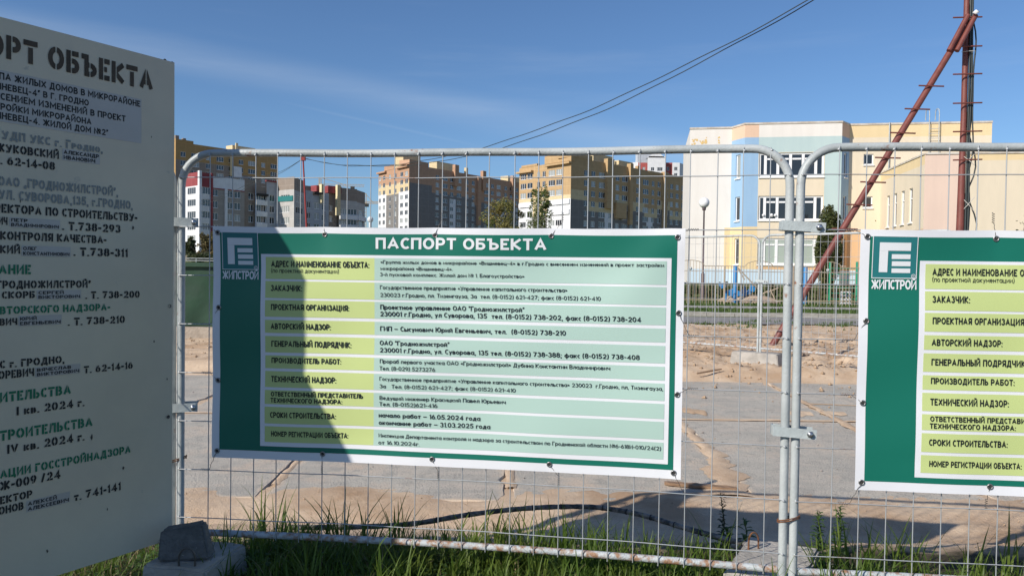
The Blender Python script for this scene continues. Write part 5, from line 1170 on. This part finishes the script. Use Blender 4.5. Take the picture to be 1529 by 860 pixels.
def bflat(name, x0, x1, z0, z1, m_, off, jag=0):
    b_ = MB(); n = 10
    vs = [(x0 + (x1 - x0) * i / n, wav(x0 + (x1 - x0) * i / n, z) - off, z + jag * math.sin(i * 1.7) * (1 if k else -1)) for i in range(n + 1) for k, z in enumerate((z0, (z0 + z1) / 2, z1))]
    b_.add(vs, [(i * 3 + k, (i + 1) * 3 + k, (i + 1) * 3 + k + 1, i * 3 + k + 1) for i in range(n) for k in range(2)]); return obj(name, b_, m_, panel_o, MBD)
def btext(vis, u0, u1, v, cap, m_, style='sten', prefix='', vs_=None, gap=.09):
    x1, z1 = isect_board(u1, v); x0, _ = isect_board(u0, v - (u1 - u0) * .0)
    dz = 1133. / (MBD @ Vector((x1, 0, 0))).y
    t = text_mb(prefix + vis, x1 - x0, cap / dz, style, vis=vis, gap=gap); lim = -BL_ + .01
    t.v = [(max(lim, x0 + x), wav(x0 + x, z1 + z) - .0022 + y, z1 + z) for x, y, z in t.v]
    return obj('text_line', t, m_, panel_o, MBD)
def stick(u0, u1, v0, v1, l1, l2, cap=6.0):
    x0, zt_ = isect_board(u0, v0); x1, zt2 = isect_board(u1, v0); _, zb2 = isect_board(u1, v1)
    zt_ = zt2; hh = zt_ - zb2
    s = bflat('name_sticker', x0, x1, zb2, zt_, M_stick, .0014)
    for k_, l in enumerate((l1, l2)):
        full = (x1 - x0) * .94; frac = min(1, len(l) / max(len(l1), len(l2)))
        t = text_mb(l, full * frac, hh * .34, 'heavy'); zz = zb2 + hh * (.56 if k_ == 0 else .1)
        t.v = [(x0 + (x1 - x0) * .03 + x, wav(x0 + x, zz + z) - .0028 + y, zz + z) for x, y, z in t.v]; obj('text_line', t, M_sblack, panel_o, MBD)
btext('РТ ОБЪЕКТА', 8.4, 227, 136.7, 30, M_sbrown, prefix='ПАСПО')
xr, zt_ = isect_board(210, 149); _, zb2 = isect_board(210, 215); bflat('paper_sticker', -BL_ + .05, xr, zb2, zt_, M_stick, .0012)
for vis, pre, u0, u1, v in (('ПА ЖИЛЫХ ДОМОВ В МИКРОРАЙОНЕ', 'ГРУП', -2, 208, 160.5), ('НЕВЕЦ-4" В Г. ГРОДНО', '"ВИШ', 2, 131, 159), ('СЕНИЕМ ИЗМЕНЕНИЙ В ПРОЕКТ', 'С ВНЕ', 0, 186, 182.5), ('РОЙКИ МИКРОРАЙОНА', 'ЗАСТ', 0, 135, 187), ('НЕВЕЦ-4. ЖИЛОЙ ДОМ №2"', '"ВИШ', 2, 160, 203.5)):
    btext(vis, u0, u1, v, 9, M_sblack, 'heavy', prefix=pre)
BT_ = [('УДП УКС г. Гродно,', 2, 152, 229, 12, M_sgrey, ''), ('УКОВСКИЙ', 8, 87, 238, 12, M_sblack, 'Ж'), ('. 62-14-08', 0, 81, 254.7, 12, M_sblack, 'Т'),
       ('ОАО „ГРОДНОЖИЛСТРОЙ",', -3, 175, 293.5, 12.5, M_sgrey, ''), ('УЛ. СУВОРОВА,135, г.ГРОДНО,', -2, 197, 313, 12.5, M_sgrey, ''), ('ЕКТОРА ПО СТРОИТЕЛЬСТВУ-', 2, 204, 331, 11.5, M_sblack, 'ДИР'),
       ('ИЧ', -2, 11, 336, 11.5, M_sblack, ''), ('. Т.738-293', 92, 179, 348, 12, M_sblack, ''), ('КОНТРОЛЯ КАЧЕСТВА-', 0, 158, 364, 11.5, M_sblack, ''), ('КИЙ', 0, 30, 379, 12, M_sblack, ''), ('. Т.738-311', 109, 190, 384, 12, M_sblack, ''),
       ('АНИЕ', -2, 46, 409.5, 14, M_sgreen, ''), ('РОДНОЖИЛСТРОЙ"', 4, 135, 429.6, 11, M_sblack, '"Г'), ('СКОРБ', 3, 52, 445, 10.5, M_sblack, ''), ('. Т. 738-200', 127, 208, 444.5, 10.5, M_sblack, ''),
       ('ВТОРСКОГО НАДЗОРА-', 0, 164, 463.5, 10.5, M_sgreen, 'А'), ('ВИЧ', 0, 26, 485, 10.5, M_sblack, ''), ('. Т. 738-210', 101, 186, 482, 11, M_sblack, ''), ('С г. ГРОДНО,', 0, 96, 541.5, 11, M_sblack, 'УК'),
       ('ОРЕВИЧ', -2, 51, 561, 12, M_sblack, ''), ('Т. 62-14-16', 125, 198, 550, 10.5, M_sblack, ''), ('ИТЕЛЬСТВА', 0, 106, 588, 14, M_sgreen, ''), ('I кв. 2024 г.', 25, 126, 606, 12, M_sblack, ''),
       ('ТРОИТЕЛЬСТВА', 0, 138, 636, 14, M_sgreen, 'С'), ('IV кв. 2024 г.', 11, 126, 657, 12.5, M_sblack, ''), ('АЦИИ ГОССТРОЙНАДЗОРА', 0, 195, 675.6, 11.5, M_sgreen, ''), ('Ж-009 /24', 0, 90, 713.5, 13, M_sblack, ''),
       ('ЕКТОР', 0, 48, 742, 11.5, M_sblack, ''), ('ОНОВ', -2, 35, 760, 12, M_sblack, ''), ('т. 741-141', 110, 180, 731, 12, M_sblack, '')]
for vis, u0, u1, v, c, m_, pre in BT_: btext(vis, u0, u1, v, c, m_, prefix=pre)
for q in ((92, 148, 230, 246.5, 'АЛЕКСАНДР', 'ИВАНОВИЧ'), (14, 89, 329, 343, 'ПЕТР', 'ВЛАДИМИРОВИЧ'), (32, 105, 369, 384, 'ОЛЕГ', 'КОНСТАНТИНОВИЧ'), (55, 121, 432.5, 446, 'СЕРГЕЙ', 'ВИКТОРОВИЧ'), (28, 92, 469.5, 484, 'ЮРИЙ', 'ЕВГЕНЬЕВИЧ'), (53, 120, 542.5, 556.5, 'ВЯЧЕСЛАВ', 'ВИКТОРОВИЧ'), (39, 104, 733, 749, 'АЛЕКСЕЙ', 'АЛЕКСЕЕВИЧ')): stick(*q)
b_ = MB(); b_.box(-2.93, -BL_ - .03, .03, .042, .1, ZTOP + .0)
tag(obj('blank_board', b_, M_board, None, MBD), 'lower blank board hung on the left fence panel beyond the lettered board', 'sign board')
M_smudge = mat('smudge', (.1, .09, .075), .9)
rnd = random.Random(12)
for (u, v, r_) in ((198, 340, .007), (137, 652, .008), (184, 698, .006), (250, 566, .004), (225, 205, .003), (30, 300, .004), (160, 760, .005), (70, 822, .005), (230, 510, .004)):
    x, z = isect_board(u, v); m = MB(); m.add([(x + r_ * rnd.uniform(.4, 1.1) * math.cos(a_ * .9), wav(x, z) - .0016, z + r_ * rnd.uniform(.6, 2.2) * math.sin(a_ * .9)) for a_ in range(7)], [tuple(range(7))]); obj('smudge', m, M_smudge, panel_o, MBD)
sc = MB(); sc.lathe([(0, -.004), (.006, -.003), (.009, 0)], (0, 0, 0), 10); scm = sc.mesh('screw', M_tie)
for u, v in ((68, 48), (246, 91), (257, 95), (254, 262), (253, 457), (251, 622), (238, 808), (198, 349)): 
    x, z = isect_board(u, v); obj('screw', scm, None, bo, MBD @ Matrix.Translation((x, -.002, z)) @ Matrix.Rotation(-PI / 2, 4, 'X').inverted())

# ------------------------------------------------------------------ concrete feet, kerb lump, loops, hose, plank
def rough_block(name, pts_b, pts_t, z0, z1, m_, label, cat, amp=.006, seed=1, parent=None, zt=None):
    """eight cornered block subdivided and roughened"""
    bm = bmesh.new(); vb = [bm.verts.new((x, y, z0)) for x, y in pts_b]; vt = [bm.verts.new((x, y, (zt[i] if zt else z1))) for i, (x, y) in enumerate(pts_t)]
    n = len(vb); bm.faces.new(vb[::-1]); bm.faces.new(vt)
    for i in range(n): bm.faces.new((vb[i], vb[(i + 1) % n], vt[(i + 1) % n], vt[i]))
    bmesh.ops.bevel(bm, geom=bm.edges[:], offset=.012, segments=2, affect='EDGES')
    bmesh.ops.triangulate(bm, faces=bm.faces[:])
    for _ in range(3): bmesh.ops.subdivide_edges(bm, edges=[e for e in bm.edges if e.calc_length() > .03], cuts=1)
    bmesh.ops.triangulate(bm, faces=bm.faces[:])
    for v in bm.verts:
        v.co += Vector((noise.noise(v.co * 14 + Vector((seed, 0, 0))), noise.noise(v.co * 14 + Vector((0, seed, 5))), noise.noise(v.co * 14 + Vector((9, 0, seed))))) * amp + Vector((0, 0, noise.noise(v.co * 45))) * amp * .6
    me = bpy.data.meshes.new(name); bm.to_mesh(me); bm.free(); me.materials.append(m_)
    for p in me.polygons: p.use_smooth = True
    me.set_sharp_from_angle(angle=R(38))
    return me
def foot(label, c, rz, lx, ly, z0, z1, loop, seed, m_=None):
    t = thing('ballast_block', label, 'concrete block', (c[0], c[1], z0))
    Mx = Matrix.Rotation(rz, 2); q = lambda k, pts: [(c[0] + (Mx @ Vector((x * k, y * k))).x, c[1] + (Mx @ Vector((x * k, y * k))).y) for x, y in pts]
    P = [(-lx, -ly), (lx, -ly), (lx, ly), (-lx, ly)]
    obj('concrete_body', rough_block('concrete_body', q(1.04, P), q(.94, P), z0, z1, m_ or M_conc, None, None, seed=seed), None, t)
    if loop:
        lx_, ly_, k2 = loop; m = MB(); b2_ = .045 * k2
        pts = [(c[0] + lx_ - b2_, c[1] + ly_, z1 - .03)] + [(c[0] + lx_ - b2_ * math.cos(PI * i / 10), c[1] + ly_ + .01 * i / 10, z1 + .035 + .05 * math.sin(PI * i / 10)) for i in range(11)] + [(c[0] + lx_ + b2_, c[1] + ly_ + .01, z1 - .03)]
        m.tube(pts, .0055 * (.7 + .3 * k2), 7); obj('lifting_loop', m, M_rustwire if k2 < .7 else M_tie, t)
    return t
lf = spot(285, 830, 3.62)
foot('pale concrete foot in shade at the left corner under the board', (lf.x, 3.68), -.18, .172, .19, -.05, .155, (.022, -.16, .8), 1)
rf = spot(1163, 800, 3.62)
foot('sunlit pale concrete foot under the joined middle posts', (rf.x + .02, 3.74), -.5, .19, .3, -.08, .14, (-.055, .14, .6), 2)
foot('pale concrete foot under the far fence posts', (4.27, 13.1), -PI / 4 + .1, .42, .2, -.05, .22, None, 3)
kl = spot(275, 800, 3.6)
a0, z_b = kl.x, .14
me = rough_block('kerb_lump', [(a0 - .11, 3.55), (a0 + .128, 3.59), (a0 + .125, 3.68), (a0 - .105, 3.64)], [(a0 - .11, 3.585), (a0 + .075, 3.625), (a0 + .07, 3.69), (a0 - .105, 3.65)], .158, .3, M_curb, None, None, amp=.004, seed=5, zt=[.3, .325, .325, .3])
tag(obj('kerb_lump', me, None), 'broken dark grey kerb lump resting on the left concrete foot', 'concrete lump')
# corrugated hose
hp = [(430, 787, .03), (540, 786, .04), (620, 781, .06), (700, 768, .08), (780, 759, .1), (850, 756, .11), (900, 758, .11), (960, 769, .1), (1020, 787, .09), (1090, 806, .1), (1150, 820, .12), (1200, 832, .09), (1250, 848, .05), (1300, 862, .02)]
P = []
for u, v, z in hp:
    d = ray(u, v); t_ = (z - EYE) / d.z; P.append(Vector((d.x * t_, d.y * t_, z)))
def cr_(P, n=8):
    o_ = []
    for i in range(len(P) - 1):
        p0, p1, p2_, p3 = P[max(0, i - 1)], P[i], P[i + 1], P[min(len(P) - 1, i + 2)]
        for k_ in range(n):
            t = k_ / n; o_.append(.5 * ((2 * p1) + (-p0 + p2_) * t + (2 * p0 - 5 * p1 + 4 * p2_ - p3) * t * t + (-p0 + 3 * p1 - 3 * p2_ + p3) * t ** 3))
    return o_ + [P[-1]]
pp = cr_(P, 10); t = thing('corrugated_hose', 'black hose with painted grey highlights, bound with tape rings lying in the grass behind the fence', 'hose', tuple(P[5]))
m = MB(); m.tube(pp, [.0155 + .0010 * math.sin(i * 1.7) for i in range(len(pp))], 12); obj('tube', m, M_hose, t)
for i in range(18, len(pp) - 8, 6):
    m = MB(); m.tube([pp[i] + (pp[i + 1] - pp[i]) * q for q in (-.1, .15)], .0178, 12); obj('tape_ring', m, M_tape, t)
# plank
a, b_ = spot(992, 727, 6.45), spot(1100, 733, 6.3); zc_ = base_z(1.5, 6.3) + .012
m = MB(); n = 14
ang = math.atan2(b_.y - a.y, b_.x - a.x); Ln = math.hypot(b_.x - a.x, b_.y - a.y)
vs = []
for i in range(n + 1):
    x = Ln * i / n; hw = .035 + .004 * math.sin(i * 1.3) - (.02 if i in (0,) else 0)
    for y_, z_ in ((-hw, 0), (hw, 0), (hw, .022), (-hw, .022)): vs.append((x, y_, z_ + .003 * math.sin(i * 2.1 + y_ * 40)))
m.add(vs, [(i * 4 + k_, (i + 1) * 4 + k_, (i + 1) * 4 + (k_ + 1) % 4, i * 4 + (k_ + 1) % 4) for i in range(n) for k_ in range(4)] + [(0, 1, 2, 3), (n * 4 + 3, n * 4 + 2, n * 4 + 1, n * 4)])
tag(obj('wooden_plank', m, M_wood, None, Matrix.Translation((a.x, a.y, zc_)) @ Matrix.Rotation(ang, 4, 'Z')), 'short weathered board lying on the slabs right of the central banner', 'plank')
m = MB(); q = spot(1060, 568, 11.9); m.tube([(q.x - .22, 11.85, -.0), (q.x + .02, 11.95, .03), (q.x + .22, 12.05, .05)], [.012, .016, .01], 6); tag(obj('stick', m, M_wood), 'thin stick at the far edge of the slab road', 'stick')

# ------------------------------------------------------------------ grass and weeds by the fence
def blade(mb, x, y, z, h, wd, az, lean, mi=0, seg=4):
    ca, sa = math.cos(az), math.sin(az); px, py = -sa * wd, ca * wd; vs = []
    for i in range(seg + 1):
        t = i / seg; o_ = lean * h * t * t; zz = z + h * (t - .28 * lean * t * t); k_ = (1 - t ** 1.8) * (.75 + .5 * t) if i < seg else 0
        cx_, cy_ = x + ca * o_, y + sa * o_
        if i < seg: vs += [(cx_ - px * k_, cy_ - py * k_, zz), (cx_ + px * k_, cy_ + py * k_, zz)]
        else: vs.append((cx_, cy_, zz))
    fs = [(2 * i, 2 * i + 1, 2 * i + 3, 2 * i + 2) for i in range(seg - 1)] + [(2 * seg - 2, 2 * seg - 1, 2 * seg)]
    mb.add(vs, fs, mi, True)
rnd = random.Random(21); gr = MB()
def fence_y(x): return FY0 - (x - FX0) * math.tan(AZ)
def dens(x, y): return .55 + .9 * nz3(x, y, 1.7, 7)
cnt = 0
while cnt < 19000:
    x = rnd.uniform(-2.6, 3.9); fy = fence_y(x); y = fy + rnd.uniform(-1.25, .62) 
    back = y - fy
    if rnd.random() > dens(x, y): continue
    if back > .28 and rnd.random() < (back - .28) / .34: continue
    if lf.x - .25 < x < lf.x + .26 and 3.48 < y < 3.9: continue
    if abs(x - rf.x - .02) < .2 and abs(y - 3.74) < .27: continue
    h = rnd.uniform(.05, .19) * (1.1 if back < 0 else .9); wd = rnd.uniform(.002, .0045)
    blade(gr, x, y, gz(x, y) - .01, h, wd, rnd.uniform(0, 2 * PI), rnd.uniform(.1, 1.1), 1 if rnd.random() < .1 else 0, 3); cnt += 1
for i in range(560):                                                    # taller tufts
    x = rnd.uniform(-1.5, 3.7); fy = fence_y(x); y = fy + rnd.uniform(-.32, .5)
    if abs(x - rf.x - .02) < .2 and abs(y - 3.74) < .3: continue
    tall = rnd.uniform(.17, .34) * (1.2 if nz3(x, y, 2.2, 9) > .05 else .75)
    for k_ in range(rnd.randint(5, 11)): blade(gr, x + rnd.gauss(0, .025), y + rnd.gauss(0, .025), gz(x, y) - .01, tall * rnd.uniform(.55, 1.1), rnd.uniform(.004, .0075), rnd.uniform(0, 2 * PI), rnd.uniform(.1, .7), 0, 5)
for i in range(260):
    x = rnd.uniform(1.0, 3.6) if i < 170 else rnd.uniform(-1.2, 1.2); y = fence_y(x) + rnd.uniform(-.15, .42)
    if abs(x - rf.x - .02) < .22 and abs(y - 3.74) < .32: continue
    for k_ in range(rnd.randint(5, 9)): blade(gr, x + rnd.gauss(0, .03), y + rnd.gauss(0, .03), gz(x, y) - .01, rnd.uniform(.1, .26), rnd.uniform(.004, .008), rnd.uniform(0, 2 * PI), rnd.uniform(.2, 1.0), 0, 5)
tag(obj('roadside_grass', gr, [M_leaf, M_dry]), 'long green grass growing along the foot of the front fence', 'grass', kind='stuff')
cl = MB(); cnt = 0
while cnt < 15000:                                                        # clover and small leaves
    x = rnd.uniform(-2.5, 3.9); fy = fence_y(x); y = fy + rnd.uniform(-1.1, .35)
    if nz3(x, y, 1.4, 17) < -.05: continue
    z = gz(x, y) + rnd.uniform(.01, .07); a = rnd.uniform(0, 2 * PI); r_ = rnd.uniform(.007, .016)
    u1_ = Vector((math.cos(a), math.sin(a), rnd.uniform(-.4, .4))) * r_; u2_ = Vector((-math.sin(a), math.cos(a), rnd.uniform(-.4, .4))) * r_ * .7; c = Vector((x, y, z))
    cl.add([c - u1_, c - u2_, c + u1_, c + u2_], [(0, 1, 2, 3)]); cnt += 1
tag(obj('ground_cover', cl, M_leafd), 'low clover and small leaved weeds among the grass by the fence', 'ground cover', kind='stuff')
def weed(label, u, v, z, h, m_, n, ll, seed, lw=.35, base=0):
    d = ray(u, v); t = (z - EYE) / d.z; x, y = d.x * t, d.y * t; z = gz(x, y)
    o_ = thing('weed_plant', label, 'weed', (x, y, z)); r_ = random.Random(seed); s = MB()
    tipx = x + r_.uniform(-.02, .02); s.tube([(x, y, z - .02), (x + .01, y, z + h * .5), (tipx, y, z + h)], [.005, .004, .002], 6); obj('stem', s, m_, o_)
    f = MB()
    for i in range(n):
        q = i / n; zz = z + h * (base + (1 - base) * q); a = i * 2.4 + r_.uniform(-.4, .4); l = ll * (1 - .55 * q) * r_.uniform(.7, 1.15); wd = l * lw * .5; up = r_.uniform(.2, .9)
        ca, sa = math.cos(a), math.sin(a); rows_ = []
        for k_ in range(6):
            t_ = k_ / 5; ww = wd * math.sin(PI * (.08 + .9 * t_)) * (1 + .15 * math.sin(k_ * 3)); o2 = l * t_; z2 = zz + l * up * t_ - l * .45 * t_ * t_
            rows_ += [(x + ca * o2 - sa * ww, y + sa * o2 + ca * ww, z2 + ww * .4), (x + ca * o2, y + sa * o2, z2), (x + ca * o2 + sa * ww, y + sa * o2 - ca * ww, z2 + ww * .4)]
        f.add(rows_, [(k_ * 3 + j, k_ * 3 + j + 1, k_ * 3 + j + 4, k_ * 3 + j + 3) for k_ in range(5) for j in range(2)], 0, True)
    obj('foliage', f, m_, o_)
weed('tall dark dock stalk between the central banner and the joined posts', 1078, 818, .02, .34, M_dock, 44, .04, 1, .55, .25)
weed('leafy green weed at the foot of the dark dock stalk', 1085, 822, .02, .15, M_leafd, 14, .11, 2, .5)
weed('green weed left of the sunlit concrete foot', 1112, 815, .02, .17, M_leafd, 16, .08, 3, .4)
weed('bushy mugwort just right of the joined posts', 1222, 828, .02, .25, M_leafd, 60, .075, 4, .4)
weed('second mugwort right of the first, beside tall grass', 1252, 825, .02, .27, M_leafd, 56, .075, 5, .4)
weed('low leafy weed in front of the left concrete foot', 262, 868, .0, .09, M_leafd, 20, .07, 6, .5)
weed('small leafy weed at the bottom right of the left concrete foot', 335, 862, .0, .1, M_leafd, 20, .07, 7, .5)
weed('dark leafy weed in the shaded grass under the central banner', 390, 800, .02, .1, M_leafd, 16, .06, 8, .5)
weed('short leafy weed under the middle of the central banner', 700, 850, .0, .1, M_leafd, 22, .06, 9, .5)
